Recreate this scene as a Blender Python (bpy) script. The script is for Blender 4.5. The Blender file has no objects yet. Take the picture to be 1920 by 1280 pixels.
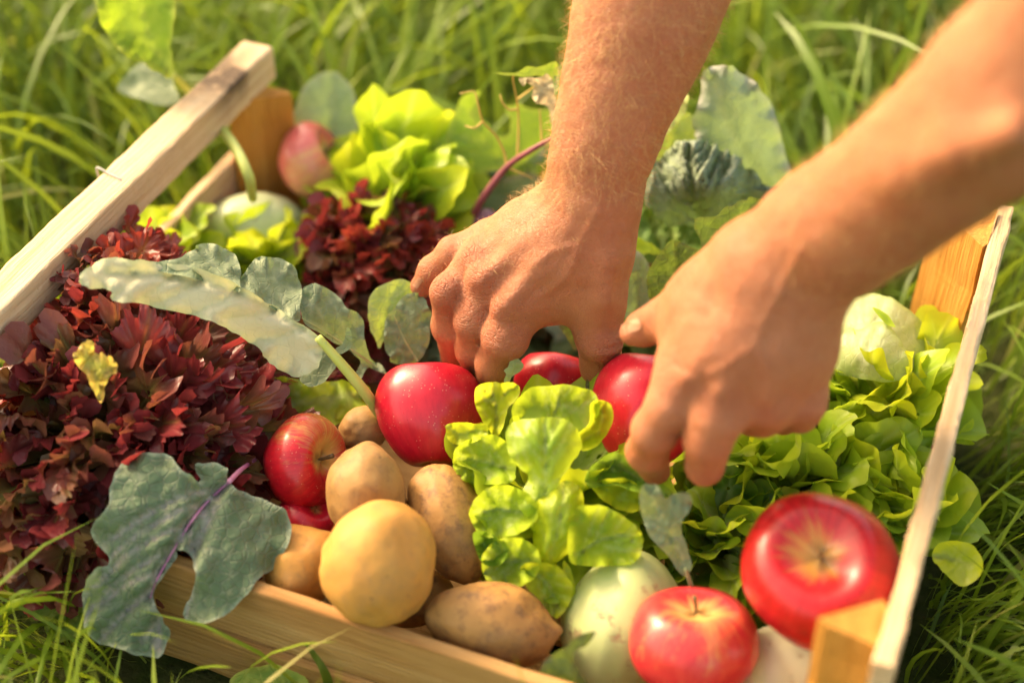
import bpy, math, random
import numpy as np
from mathutils import Vector, Matrix, geometry

random.seed(7)
RNG = np.random.default_rng(7)
D = bpy.data
SC = bpy.context.scene
COL = SC.collection

# ------------------------------------------------------------------ camera
FPX = 2851.0                         # focal length in photo pixels (1920 wide)
PITCH, YAW = math.radians(40.7), math.radians(21.9)
FH = np.array([-math.sin(YAW), math.cos(YAW), 0.0])
RT = np.array([math.cos(YAW), math.sin(YAW), 0.0])
FW = FH * math.cos(PITCH) - np.array([0, 0, math.sin(PITCH)])
UP = FH * math.sin(PITCH) + np.array([0, 0, math.cos(PITCH)])
CAM = np.array([0.3111, -0.6352, 0.7773])

cam = D.cameras.new('camera')
cam.sensor_width = 36.0
cam.lens = FPX / 1920 * 36
cam.clip_start, cam.clip_end = 0.02, 200
cam.dof.use_dof = True
cam.dof.focus_distance = 0.95
cam.dof.aperture_fstop = 2.3
cam_o = D.objects.new('camera', cam)
COL.objects.link(cam_o)
cam_o.matrix_world = Matrix(((RT[0], UP[0], -FW[0], CAM[0]), (RT[1], UP[1], -FW[1], CAM[1]),
                             (RT[2], UP[2], -FW[2], CAM[2]), (0, 0, 0, 1)))
SC.camera = cam_o

# ------------------------------------------------------------------ sky, sun, exposure
SUN_AZ, SUN_EL = math.radians(-52), math.radians(36)   # azimuth in the camera's frame, left of straight ahead
sdir = (FH * math.cos(SUN_AZ) + RT * math.sin(SUN_AZ)) * math.cos(SUN_EL) + np.array([0, 0, math.sin(SUN_EL)])
W = D.worlds.new('World'); SC.world = W; W.use_nodes = True
nt = W.node_tree
sky = nt.nodes.new('ShaderNodeTexSky'); sky.sky_type = 'NISHITA'; sky.sun_disc = False
sky.sun_elevation = SUN_EL
sky.sun_rotation = math.atan2(sdir[0], sdir[1])
sky.air_density, sky.dust_density, sky.ozone_density = 1.0, 3.0, 0.6
bg = nt.nodes['Background']; bg.inputs[1].default_value = 0.15
haze = nt.nodes.new('ShaderNodeMix'); haze.data_type = 'RGBA'; haze.blend_type = 'MULTIPLY'
haze.inputs[0].default_value = 1.0; haze.inputs[7].default_value = (1.25, 1.0, 0.66, 1)      # warm evening air over the whole sky
nt.links.new(sky.outputs[0], haze.inputs[6]); nt.links.new(haze.outputs[2], bg.inputs[0])
sun = D.lights.new('sun', 'SUN'); sun.energy = 1.5; sun.angle = math.radians(15.0); sun.color = (1.0, 0.80, 0.54)
sun_o = D.objects.new('sun', sun); COL.objects.link(sun_o)
sun_o.rotation_euler = Vector(sdir).to_track_quat('Z', 'Y').to_euler()
sun_o.location = (-1, 1, 2)

vs = SC.view_settings
vs.view_transform = 'Standard'; vs.look = 'None'; vs.gamma = 1.0; vs.exposure = 1.95
vs.use_curve_mapping = False
SC.cycles.use_denoising = True
SC.cycles.adaptive_threshold = 0.02
SC.cycles.max_bounces = 9
SC.cycles.diffuse_bounces = 4
SC.cycles.transmission_bounces = 6
SC.cycles.sample_clamp_indirect = 6.0

# ------------------------------------------------------------------ helpers
def ray(u, v):
    return ((u - 960) * RT + (640 - v) * UP) / FPX + FW
def P(u, v, z):
    r = ray(u, v); return CAM + r * ((z - CAM[2]) / r[2])
def Q(u, v, t):
    return CAM + ray(u, v) * t
def dep(p):
    return float((np.asarray(p) - CAM) @ FW)
def PA(uv, z):
    uv = np.asarray(uv, float)
    r = ((uv[:, :1] - 960) * RT + (640 - uv[:, 1:2]) * UP) / FPX + FW
    return CAM + r * ((z - CAM[2]) / r[:, 2])[:, None]

def px_of(V):
    q = np.atleast_2d(V) - CAM; t = q @ FW; return 960 + (q @ RT) / t * FPX, 640 - (q @ UP) / t * FPX
def norm(v):
    v = np.asarray(v, float); return v / (np.linalg.norm(v) + 1e-12)

def _h(ix, iy, iz, s):
    n = (ix * 374761393 + iy * 668265263 + iz * 2147483647 + s * 1274126177) & 0xffffffff
    n = ((n ^ (n >> 13)) * 1274126177) & 0xffffffff
    return ((n ^ (n >> 16)) & 0xffff) / 32767.5 - 1.0
def vn(p, freq=1.0, seed=0):
    p = np.asarray(p, float) * freq
    i = np.floor(p).astype(np.int64); f = p - i
    f = f * f * (3 - 2 * f)
    x, y, z = i[:, 0], i[:, 1], i[:, 2]
    r = 0
    for a in (0, 1):
        for b in (0, 1):
            for c in (0, 1):
                w = (f[:, 0] if a else 1 - f[:, 0]) * (f[:, 1] if b else 1 - f[:, 1]) * (f[:, 2] if c else 1 - f[:, 2])
                r = r + w * _h(x + a, y + b, z + c, seed)
    return r

WL = {}
def tag(o, label=None, cat=None, group=None, kind=None):
    if label: o['label'] = label
    if cat: o['category'] = cat
    if group: o['group'] = group
    if kind: o['kind'] = kind
    return o
def thing(name, loc, label, cat, group=None):
    o = D.objects.new(name, None); COL.objects.link(o)
    o.empty_display_size = 0.02
    o.location = [float(c) for c in loc]; WL[o] = np.asarray(loc, float)
    return tag(o, label, cat, group)
def mesh(name, V, F, mat=None, parent=None, uv=None, attrs=None, smooth=True, origin=None):
    V = np.asarray(V, float)
    me = D.meshes.new(name)
    org = V.mean(0) if origin is None else np.asarray(origin, float)
    L = V - org
    if isinstance(F, np.ndarray):
        k = F.shape[1]; n = len(F)
        me.vertices.add(len(V)); me.vertices.foreach_set('co', L.astype(np.float32).ravel())
        me.loops.add(n * k); me.loops.foreach_set('vertex_index', F.astype(np.int32).ravel())
        me.polygons.add(n)
        me.polygons.foreach_set('loop_start', np.arange(0, n * k, k, dtype=np.int32))
        me.update(calc_edges=True); me.validate()
    else:
        me.from_pydata(L.tolist(), [], F)
    if smooth:
        me.polygons.foreach_set('use_smooth', np.ones(len(me.polygons), bool))
    if uv is not None:
        lay = me.uv_layers.new(name='UVMap')
        vi = np.empty(len(me.loops), np.int32); me.loops.foreach_get('vertex_index', vi)
        lay.data.foreach_set('uv', np.asarray(uv, np.float32)[vi].ravel())
    for k, a in (attrs or {}).items():
        at = me.attributes.new(k, 'FLOAT', 'POINT'); at.data.foreach_set('value', np.asarray(a, np.float32))
    if mat: me.materials.append(mat)
    o = D.objects.new(name, me); COL.objects.link(o)
    if parent is not None:
        o.parent = parent
        o.location = [float(c) for c in org - WL[parent]]
    else:
        o.location = [float(c) for c in org]
    WL[o] = org
    return o

def cat_rom(pts, n, closed=False):
    pts = np.asarray(pts, float); m = len(pts)
    if closed:
        t = np.arange(n) / n * m
    else:
        t = np.linspace(0, m - 1, n)
    i = np.floor(t).astype(int)
    if not closed: i = np.minimum(i, m - 2)
    f = (t - i)[:, None]
    def g(j):
        if closed: return pts[j % m]
        lo = pts[0] * 2 - pts[1]; hi = pts[-1] * 2 - pts[-2]
        ext = np.vstack([lo, pts, hi]); return ext[np.clip(j + 1, 0, m + 1)]
    a, b, c, d = g(i - 1), g(i), g(i + 1), g(i + 2)
    return 0.5 * (2 * b + (c - a) * f + (2 * a - 5 * b + 4 * c - d) * f ** 2 + (3 * b - a - 3 * c + d) * f ** 3)

def tube_geo(pts, rad, n=24, seg=8):
    pts = np.asarray(pts, float)
    rad = np.interp(np.linspace(0, 1, n), np.linspace(0, 1, len(rad)), rad)
    c = cat_rom(pts, n)
    T = np.gradient(c, axis=0); T /= np.linalg.norm(T, axis=1)[:, None] + 1e-12
    ref = np.array([0.3, 0.5, 0.81]); V = []
    for k in range(n):
        a = norm(np.cross(T[k], ref)); b = np.cross(T[k], a)
        for j in range(seg):
            w = 2 * math.pi * j / seg
            V.append(c[k] + rad[k] * (a * math.cos(w) + b * math.sin(w)))
    F = []
    for k in range(n - 1):
        for j in range(seg):
            j2 = (j + 1) % seg
            F.append((k * seg + j, k * seg + j2, (k + 1) * seg + j2, (k + 1) * seg + j))
    V.append(c[0]); V.append(c[-1]); a, b = len(V) - 2, len(V) - 1
    for j in range(seg):
        j2 = (j + 1) % seg
        F.append((a, j2, j)); F.append((b, (n - 1) * seg + j, (n - 1) * seg + j2))
    return np.array(V), F
def tube(name, pts, rad, mat, parent, n=24, seg=8):
    V, F = tube_geo(pts, rad, n, seg)
    return mesh(name, V, F, mat, parent)

# ------------------------------------------------------------------ materials
class NB:
    def __init__(s, name):
        s.m = D.materials.new(name); s.m.use_nodes = True
        s.t = s.m.node_tree; s.t.nodes.clear()
    def n(s, typ, **kw):
        nd = s.t.nodes.new('ShaderNode' + typ)
        for k, v in kw.items():
            if k.startswith('i_'):
                key = k[2:]; key = int(key) if key.isdigit() else key.replace('_', ' ')
                s.set(nd.inputs[key], v)
            else: setattr(nd, k, v)
        return nd
    def set(s, sock, v):
        if isinstance(v, bpy.types.NodeSocket): s.t.links.new(v, sock)
        elif isinstance(v, (tuple, list)) and len(v) == 3 and sock.type == 'RGBA': sock.default_value = (*v, 1)
        else: sock.default_value = v
    def noise(s, scale, detail=3, rough=.55, vec=None, dist=0):
        nd = s.n('TexNoise', i_Scale=scale, i_Detail=detail, i_Roughness=rough, i_Distortion=dist)
        s.set(nd.inputs['Vector'], vec if vec is not None else s.obj())
        return nd.outputs['Fac']
    def obj(s):
        return s.n('TexCoord').outputs['Object']
    def uv(s):
        return s.n('TexCoord').outputs['UV']
    def attr(s, a):
        return s.n('Attribute', attribute_name=a).outputs['Fac']
    def ramp(s, fac, *st, interp='LINEAR'):
        nd = s.n('ValToRGB'); cr = nd.color_ramp; cr.interpolation = interp
        while len(cr.elements) < len(st): cr.elements.new(0.5)
        for e, (p, c) in zip(cr.elements, st):
            e.position = p; e.color = (*c, 1) if isinstance(c, tuple) else (c, c, c, 1)
        s.set(nd.inputs[0], fac); return nd.outputs[0]
    def mix(s, fac, a, b, mode='MIX'):
        nd = s.n('Mix', data_type='RGBA', blend_type=mode)
        s.set(nd.inputs[0], fac); s.set(nd.inputs[6], a); s.set(nd.inputs[7], b); return nd.outputs[2]
    def math(s, op, a, b=0.0, clamp=False):
        nd = s.n('Math', operation=op, use_clamp=clamp); s.set(nd.inputs[0], a); s.set(nd.inputs[1], b); return nd.outputs[0]
    def bump(s, h, strength, dist):
        return s.n('Bump', i_Height=h, i_Strength=strength, i_Distance=dist).outputs[0]
    def scaled(s, vec, sc, rot=(0, 0, 0)):
        nd = s.n('Mapping'); nd.inputs['Scale'].default_value = sc; nd.inputs['Rotation'].default_value = rot
        s.set(nd.inputs['Vector'], vec); return nd.outputs[0]
    def pbr(s, col, rough=.5, spec=.5, nrm=None, **kw):
        nd = s.n('BsdfPrincipled')
        s.set(nd.inputs['Base Color'], col); s.set(nd.inputs['Roughness'], rough); s.set(nd.inputs['Specular IOR Level'], spec)
        if nrm is not None: s.set(nd.inputs['Normal'], nrm)
        for k, v in kw.items(): s.set(nd.inputs[k.replace('_', ' ')], v)
        return nd.outputs[0]
    def out(s, sh):
        o = s.n('OutputMaterial'); s.set(o.inputs[0], sh); return s.m
    def leaf_out(s, col, tcol, fac, rough=.5, spec=.35, nrm=None):
        p = s.pbr(col, rough, spec, nrm)
        t = s.n('BsdfTranslucent', i_Color=tcol)
        if nrm is not None: s.set(t.inputs['Normal'], nrm)
        mx = s.n('MixShader'); s.set(mx.inputs[0], fac); s.set(mx.inputs[1], p); s.set(mx.inputs[2], t.outputs[0])
        return s.out(mx.outputs[0])

def mat_lettuce(name, tip, mid, base, trans, tfac=.5, rough=.42, bs=.2):
    b = NB(name)
    v = b.n('SeparateXYZ', i_0=b.uv()).outputs[1]
    ns = b.noise(38, 4, .6)
    t = b.math('ADD', v, b.math('MULTIPLY', b.math('SUBTRACT', ns, .5), .35))
    col = b.ramp(t, (.05, base), (.45, mid), (.88, tip))
    vein = b.attr('vein')
    col = b.mix(b.math('MULTIPLY', vein, .55), col, base)
    fine = b.noise(260, 3, .6)
    col = b.mix(b.ramp(fine, (.35, 0.0), (.75, .15)), col, mid)
    h = b.math('ADD', b.math('MULTIPLY', ns, .8), b.math('MULTIPLY', fine, .3))
    h = b.math('ADD', h, b.math('MULTIPLY', vein, -.8))
    tc = b.mix(.35, col, trans)
    return b.leaf_out(col, tc, tfac, rough, .45, b.bump(h, bs, .003))

def mat_kale(name, c1, c2, vein, rim, trans, tfac=.28, rough=.55, bumpd=.003, veinw=.8, spec=.35):
    b = NB(name)
    ns = b.noise(55, 5, .62); big = b.noise(14, 3)
    col = b.mix(b.ramp(ns, (.3, 0.), (.7, 1.)), c1, c2)
    col = b.mix(b.math('MULTIPLY', b.ramp(big, (.35, 0.), (.75, 1.)), .45), col, c2)
    vor = b.n('TexVoronoi', i_Scale=150, feature='DISTANCE_TO_EDGE'); b.set(vor.inputs['Vector'], b.obj())
    net = b.ramp(vor.outputs[0], (0., 1.), (.10, 0.))
    col = b.mix(b.math('MULTIPLY', net, .12), col, vein)
    va = b.attr('vein')
    col = b.mix(b.math('MULTIPLY', va, veinw), col, vein)
    col = b.mix(b.math('MULTIPLY', b.attr('rim'), .75), col, rim)
    spots = b.ramp(b.noise(170, 2, .5), (.70, 0.), (.76, 1.))
    col = b.mix(b.math('MULTIPLY', spots, .35), col, (.42, .36, .20))
    h = b.math('SUBTRACT', b.math('MULTIPLY', ns, 1.), b.math('MULTIPLY', net, .15))
    return b.leaf_out(col, trans, tfac, rough, spec, b.bump(h, .7, bumpd))

M = {}
M['lettuce'] = mat_lettuce('lettuce_green', (.42, .56, .035), (.26, .42, .03), (.55, .64, .28), (.75, .85, .02), .46)
M['lettuce_y'] = mat_lettuce('lettuce_yellow_green', (.54, .62, .03), (.36, .50, .025), (.60, .66, .22), (.9, .92, .02), .5)
M['lettuce_d'] = mat_lettuce('lettuce_deep_green', (.20, .34, .03), (.12, .26, .025), (.35, .46, .15), (.45, .62, .02), .4)
M['lollo'] = mat_lettuce('lollo_red', (.225, .036, .042), (.155, .034, .028), (.20, .20, .05), (.60, .06, .04), .36, .27, .6)
M['lollo_b'] = mat_lettuce('lollo_brown_red', (.20, .054, .048), (.20, .11, .04), (.26, .30, .07), (.55, .16, .05), .36, .28, .6)
M['lollo_g'] = mat_lettuce('lollo_olive', (.22, .085, .05), (.20, .17, .05), (.28, .34, .08), (.45, .30, .05), .38, .3, .6)
M['lollo_r'] = mat_lettuce('lollo_bright_red', (.30, .045, .035), (.23, .05, .028), (.26, .20, .04), (.70, .09, .04), .38, .32)
M['lollo_y'] = mat_lettuce('lollo_yellow', (.62, .42, .10), (.52, .50, .08), (.45, .50, .10), (.8, .7, .1), .4)
M['kale'] = mat_kale('kale_grey_green', (.125, .18, .095), (.19, .24, .14), (.40, .46, .28), (.26, .32, .20), (.24, .36, .08), .26)
M['kale_p'] = mat_kale('kale_blue_green', (.085, .145, .068), (.145, .20, .115), (.50, .42, .40), (.34, .40, .30), (.18, .30, .06), .22, .55, .006, .9)
M['kale_l'] = mat_kale('kale_light_green', (.26, .38, .10), (.34, .44, .16), (.48, .55, .25), (.40, .46, .25), (.50, .62, .05), .38)
M['kale_u'] = mat_kale('kale_pale_underside', (.56, .54, .35), (.66, .61, .42), (.46, .48, .28), (.44, .50, .28), (.5, .5, .2), .20, .85, .0014, .8, .08)
M['kale_b'] = mat_kale('kale_backlit_green', (.16, .29, .04), (.23, .37, .06), (.55, .58, .12), (.55, .55, .10), (.44, .62, .03), .38)
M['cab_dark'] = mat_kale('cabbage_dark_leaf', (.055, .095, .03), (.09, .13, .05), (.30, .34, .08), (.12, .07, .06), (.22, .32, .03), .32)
M['cab_grey'] = mat_kale('cabbage_grey_leaf', (.20, .28, .20), (.27, .35, .26), (.38, .44, .30), (.42, .40, .38), (.30, .42, .10), .3)
M['savoy'] = mat_kale('savoy_blue_green', (.14, .20, .14), (.28, .34, .26), (.26, .33, .16), (.2, .26, .15), (.15, .26, .05), .15, .5, .010)
M['savoy_g'] = mat_kale('savoy_green', (.09, .19, .03), (.16, .27, .05), (.34, .42, .1), (.2, .3, .06), (.30, .45, .03), .3, .5, .006)
M['cab_pale'] = mat_kale('cabbage_pale_leaf', (.46, .56, .22), (.56, .63, .32), (.72, .74, .50), (.40, .52, .12), (.60, .70, .2), .3, .42, .0015, .6)
M['cab_wht'] = mat_kale('dried_pale_leaf', (.50, .45, .30), (.57, .52, .38), (.5, .44, .28), (.6, .5, .25), (.6, .5, .3), .3)

def mat_simple(name, c1, c2, scale=30, rough=.5, spec=.4, bumpd=.0, stretch=None):
    b = NB(name)
    vec = b.scaled(b.obj(), stretch) if stretch else b.obj()
    ns = b.noise(scale, 4, .6, vec)
    col = b.mix(b.ramp(ns, (.3, 0.), (.7, 1.)), c1, c2)
    return b.out(b.pbr(col, rough, spec, b.bump(ns, .5, bumpd) if bumpd else None))
M['stalk'] = mat_simple('stalk_yellow_green', (.42, .50, .08), (.52, .56, .16), 40, .4)
M['stalk_p'] = mat_simple('stalk_purple', (.42, .12, .28), (.50, .24, .36), 60, .45)
M['stalk_pd'] = mat_simple('stalk_wine_purple', (.20, .05, .07), (.28, .08, .10), 60, .45)
M['vein_o'] = mat_simple('vein_orange', (.50, .30, .06), (.55, .42, .10), 60, .5)
M['vein_g'] = mat_simple('vein_pale_green', (.38, .46, .20), (.46, .52, .26), 60, .5)
M['metal'] = mat_simple('staple_metal', (.30, .29, .28), (.42, .40, .38), 90, .4)
# ------------------------------------------------------------------ ground and grass
def mat_ground():
    b = NB('soil_and_thatch')
    ns = b.noise(9, 6, .65); n2 = b.noise(70, 4)
    col = b.ramp(ns, (.3, (.030, .040, .010)), (.55, (.045, .060, .014)), (.75, (.075, .062, .028)))
    col = b.mix(b.ramp(n2, (.4, 0.), (.7, .5)), col, (.10, .085, .04))
    return b.out(b.pbr(col, .95, .1, b.bump(n2, .8, .01)))
gx = np.linspace(-1, 1, 61); gx = np.sign(gx) * np.abs(gx) ** 2.6 * 30
X, Y = np.meshgrid(gx, gx); n = 61
Z = -0.012 + 0.010 * vn(np.c_[X.ravel(), Y.ravel(), 0 * X.ravel()], 3.1, 5) * (np.hypot(X.ravel(), Y.ravel()) > .6)
idx = np.arange(n * n).reshape(n, n)
F = np.stack([idx[:-1, :-1], idx[:-1, 1:], idx[1:, 1:], idx[1:, :-1]], -1).reshape(-1, 4)
tag(mesh('ground', np.c_[X.ravel(), Y.ravel(), Z], F, mat_ground(), origin=(0, 0, 0)), kind='structure')

def mat_grass():
    b = NB('grass_blades')
    r = b.attr('rnd'); v = b.n('SeparateXYZ', i_0=b.uv()).outputs[1]
    c = b.ramp(r, (0., (.050, .105, .009)), (.35, (.115, .205, .013)), (.65, (.205, .305, .018)), (.90, (.30, .37, .035)), (1., (.36, .32, .12)))
    u = b.n('SeparateXYZ', i_0=b.uv()).outputs[0]
    rib = b.ramp(b.math('ABSOLUTE', b.math('SUBTRACT', u, .5)), (0., 1.), (.16, 0.))
    c = b.mix(b.math('MULTIPLY', rib, .35), c, (.24, .32, .06))
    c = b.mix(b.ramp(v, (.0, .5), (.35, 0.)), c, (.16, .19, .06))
    tc = b.mix(.4, c, (.62, .72, .02))
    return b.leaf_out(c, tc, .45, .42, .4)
M['grass'] = mat_grass()

CR = dict(x0=-.2625, x1=.3135, y0=-.1525, y1=.238)     # crate footprint
def blades(N, roots, length, width, lean, bend, rnd, seed, seg=6, nrm_amp=.25):
    g = np.random.default_rng(seed)
    az = lean[:, 0]; tilt = lean[:, 1]
    d = np.c_[np.cos(az), np.sin(az)]
    t = np.linspace(0, 1, seg + 1)
    V = np.zeros((N, seg + 1, 2, 3)); UV = np.zeros((N, seg + 1, 2, 2))
    ang = tilt[:, None] + bend[:, None] * t ** 1.3                  # angle from vertical
    ds = length[:, None] / seg
    rr = np.concatenate([np.zeros((N, 1)), np.cumsum(np.sin(ang[:, :-1]) * ds, 1)], 1)
    zz = np.concatenate([np.zeros((N, 1)), np.cumsum(np.cos(ang[:, :-1]) * ds, 1)], 1)
    tw = g.uniform(-.9, .9, N)[:, None] * t * 1.3 + g.uniform(-.5, .5, N)[:, None]
    side = np.stack([-d[:, 1:2] * np.cos(tw), d[:, 0:1] * np.cos(tw), np.sin(tw)], -1)
    c = np.zeros((N, seg + 1, 3))
    wob = g.normal(0, .006, (N, 1)) * np.sin(t * 3 + g.uniform(0, 6, (N, 1)))
    c[..., 0] = roots[:, None, 0] + d[:, 0:1] * rr - d[:, 1:2] * wob
    c[..., 1] = roots[:, None, 1] + d[:, 1:2] * rr + d[:, 0:1] * wob
    c[..., 2] = np.maximum(roots[:, None, 2] + zz, .001 + .004 * g.random((N, 1)))
    w = width[:, None] * np.minimum(1, .55 + 1.2 * t) * np.sqrt(np.maximum(1 - t ** 2.2, 0.0009))
    V[:, :, 0] = c - side * w[..., None] / 2; V[:, :, 1] = c + side * w[..., None] / 2
    UV[:, :, 0, 0] = 0; UV[:, :, 1, 0] = 1; UV[..., 1] = t[None, :, None]
    base = np.arange(N)[:, None] * (seg + 1) * 2
    k = np.arange(seg)[None] * 2
    a = base + k
    F = np.stack([a, a + 1, a + 3, a + 2], -1).reshape(-1, 4)
    return V.reshape(-1, 3), F, UV.reshape(-1, 2), np.repeat(rnd, (seg + 1) * 2), c
def grass():
    g = np.random.default_rng(21)
    parts = []
    def batch(N, xr, yr, lmu, lsd, wmu, bendr, tiltr, seed, azmu=None, seg=6, dry=0.):
        x = g.uniform(*xr, N); y = g.uniform(*yr, N)
        # clumps
        ncl = max(N // 26, 1); cx = g.uniform(*xr, ncl); cy = g.uniform(*yr, ncl); ci = g.integers(0, ncl, N)
        m = g.random(N) < .7
        x = np.where(m, cx[ci] + g.normal(0, .022, N), x); y = np.where(m, cy[ci] + g.normal(0, .022, N), y)
        q = .008
        ok = ~((x > CR['x0'] - q) & (x < CR['x1'] + q) & (y > CR['y0'] - q) & (y < CR['y1'] + q))
        x, y, ci = x[ok], y[ok], ci[ok]; N = len(x)
        az = g.uniform(0, 2 * math.pi, N)
        field = 1.8 * vn(np.c_[x, y, 0 * x], 3.0, 9) + 2.6
        az = np.where(g.random(N) < .55, field + g.normal(0, .5, N), az)
        L = np.clip(g.normal(lmu, lsd, N), .03, .5) * (1 + .35 * vn(np.c_[x, y, 0 * x], 5., 3))
        tilt = g.uniform(*tiltr, N); bend = g.uniform(*bendr, N)
        # near the crate walls blades lean away or along
        inx = (x > CR['x0'] - .10) & (x < CR['x1'] + .10) & (y > CR['y0'] - .10) & (y < CR['y1'] + .10)
        out = np.arctan2(np.where(y > CR['y1'], 1., np.where(y < CR['y0'], -1., 0.)), np.where(x > CR['x1'], 1., np.where(x < CR['x0'], -1., 0.)))
        az = np.where(inx, out + g.normal(0, .75, N), az)
        L = np.where(inx, L * .8, L)
        rnd = np.clip(.42 + .28 * vn(np.c_[x, y, 0 * x], 4.2, 4) + g.normal(0, .17, N), 0, .93)
        rnd = np.where(g.random(N) < dry, g.uniform(.94, 1, N), rnd)
        W_ = np.clip(g.normal(wmu, wmu * .35, N), .0012, .012)
        V, F, UV, R, c = blades(N, np.c_[x, y, np.full(N, -.006)], L, W_, np.c_[az, tilt], bend, rnd, seed, seg)
        # drop blades that run through the crate
        cc = c.reshape(N, -1, 3)
        hit = ((cc[..., 0] > CR['x0'] - .004) & (cc[..., 0] < CR['x1'] + .004) & (cc[..., 1] > CR['y0'] - .004) & (cc[..., 1] < CR['y1'] + .004)).any(1)
        keep = ~hit; s2 = (seg + 1) * 2
        Vk = V.reshape(N, s2, 3)[keep]; UVk = UV.reshape(N, s2, 2)[keep]; Rk = R.reshape(N, s2)[keep]
        Fk = (F.reshape(N, seg, 4)[0][None] + (np.arange(keep.sum()) * s2)[:, None, None])
        parts.append((Vk.reshape(-1, 3), Fk.reshape(-1, 4), UVk.reshape(-1, 2), Rk.ravel()))
    # fine short under-layer, then long arching blades
    batch(15000, (-1.15, .95), (-.50, 1.25), .075, .025, .0026, (.3, 1.6), (.0, .7), 1, seg=4, dry=.03)
    batch(14000, (-1.15, .95), (-.45, 1.35), .14, .04, .0034, (.6, 2.0), (.0, .6), 2, dry=.03)
    batch(4200, (-1.2, 1.0), (.20, 1.7), .25, .06, .0052, (.7, 2.1), (.0, .55), 3, seg=8, dry=.02)
    batch(1500, (-1.0, -.27), (-.30, .9), .22, .05, .0055, (.7, 1.9), (.0, .6), 5, seg=8, dry=.03)
    batch(1500, (.32, .75), (-.45, .6), .17, .05, .0040, (.6, 1.9), (.0, .8), 6, seg=8, dry=.06)
    batch(9000, (-2.6, 2.4), (1.1, 4.2), .20, .06, .0060, (.6, 2.0), (.0, .6), 4, seg=5, dry=.02)
    off = 0; Vs, Fs, Us, Rs = [], [], [], []
    for V, F, U, R in parts:
        Vs.append(V); Fs.append(F + off); Us.append(U); Rs.append(R); off += len(V)
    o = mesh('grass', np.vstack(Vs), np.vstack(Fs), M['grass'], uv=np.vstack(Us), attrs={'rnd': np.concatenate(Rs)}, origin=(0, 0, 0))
    tag(o, 'long uncut green grass all around the crate', 'grass', kind='stuff')
grass()

# ------------------------------------------------------------------ the wooden crate
def mat_wood(name, light, mid, dark, axis, stain=0., rough=.75):
    b = NB(name)
    sc = [55, 55, 55]; sc[axis] = 3.0
    vec = b.scaled(b.obj(), tuple(sc))
    g = b.noise(1.0, 6, .62, vec, .5)
    sc2 = [420, 420, 420]; sc2[axis] = 14
    f = b.noise(1.0, 3, .6, b.scaled(b.obj(), tuple(sc2)))
    col = b.ramp(g, (.28, dark), (.47, mid), (.66, light))
    col = b.mix(b.ramp(f, (.40, .0), (.72, .45)), col, dark)
    pores = b.ramp(b.noise(420, 2, .5), (.66, 0.), (.72, .55))
    col = b.mix(pores, col, dark)
    blotch = b.ramp(b.noise(16, 5, .7), (.52, 0.), (.70, .6))
    col = b.mix(b.math('MULTIPLY', blotch, .5), col, mid)
    if stain:
        st = b.math('MULTIPLY', b.attr('stain'), b.ramp(b.noise(90, 6, .75), (.30, .45), (.52, 1.)))
        col = b.mix(b.math('MULTIPLY', st, stain), col, (.085, .055, .035))
    h = b.math('ADD', b.math('MULTIPLY', g, .6), f)
    return b.out(b.pbr(col, rough, .25, b.bump(h, .7, .0022)))
WD = {}
for ax, nm in ((0, 'x'), (1, 'y'), (2, 'z')):
    WD['p' + nm] = mat_wood('pale_spruce_' + nm, (.70, .54, .37), (.62, .45, .28), (.42, .25, .11), ax, 1.)
    WD['t' + nm] = mat_wood('tan_spruce_' + nm, (.52, .32, .13), (.44, .245, .085), (.28, .13, .035), ax, .8)
WD['post'] = mat_wood('orange_spruce', (.60, .31, .068), (.52, .24, .042), (.30, .115, .018), 2, .8)

def plank(name, a, b, up, w, h, mat, parent, n=26, rough=.0009, seed=0, stain=None, bev=.0018):
    """board from a to b (centre line); w along side, h along up; slightly uneven sawn faces and softened edges"""
    a, b, up = np.asarray(a, float), np.asarray(b, float), norm(up)
    d = norm(b - a); s = np.cross(d, up)
    prof = []
    hw, hh = w / 2, h / 2; e = min(bev, hw * .5, hh * .5)
    for cx, cy in ((1, 1), (-1, 1), (-1, -1), (1, -1)):
        pts = [(cx * hw, cy * (hh - e)), (cx * (hw - e * .3), cy * (hh - e * .3)), (cx * (hw - e), cy * hh)]
        prof += pts if cx * cy > 0 else pts[::-1]
    m = len(prof); V = []
    ts = np.linspace(0, 1, n)
    for t in ts:
        for (x, y) in prof: V.append(a + (b - a) * t + s * x + up * y)
    V = np.array(V)
    off = vn(V, 60, seed + 11) * rough + vn(V, 240, seed + 12) * rough * .6
    off2 = vn(V, 60, seed + 13) * rough + vn(V, 300, seed + 14) * rough * .5
    V = V + off[:, None] * s + off2[:, None] * up
    F = []
    for k in range(n - 1):
        for j in range(m):
            j2 = (j + 1) % m; F.append((k * m + j, k * m + j2, (k + 1) * m + j2, (k + 1) * m + j))
    F.append(tuple(range(m))[::-1]); F.append(tuple((n - 1) * m + j for j in range(m)))
    at = {'stain': stain(V)} if stain else None
    o = mesh(name, V, F, mat, parent, attrs=at)
    o.data.polygons.foreach_set('use_smooth', np.zeros(len(o.data.polygons), bool))
    return o
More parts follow.
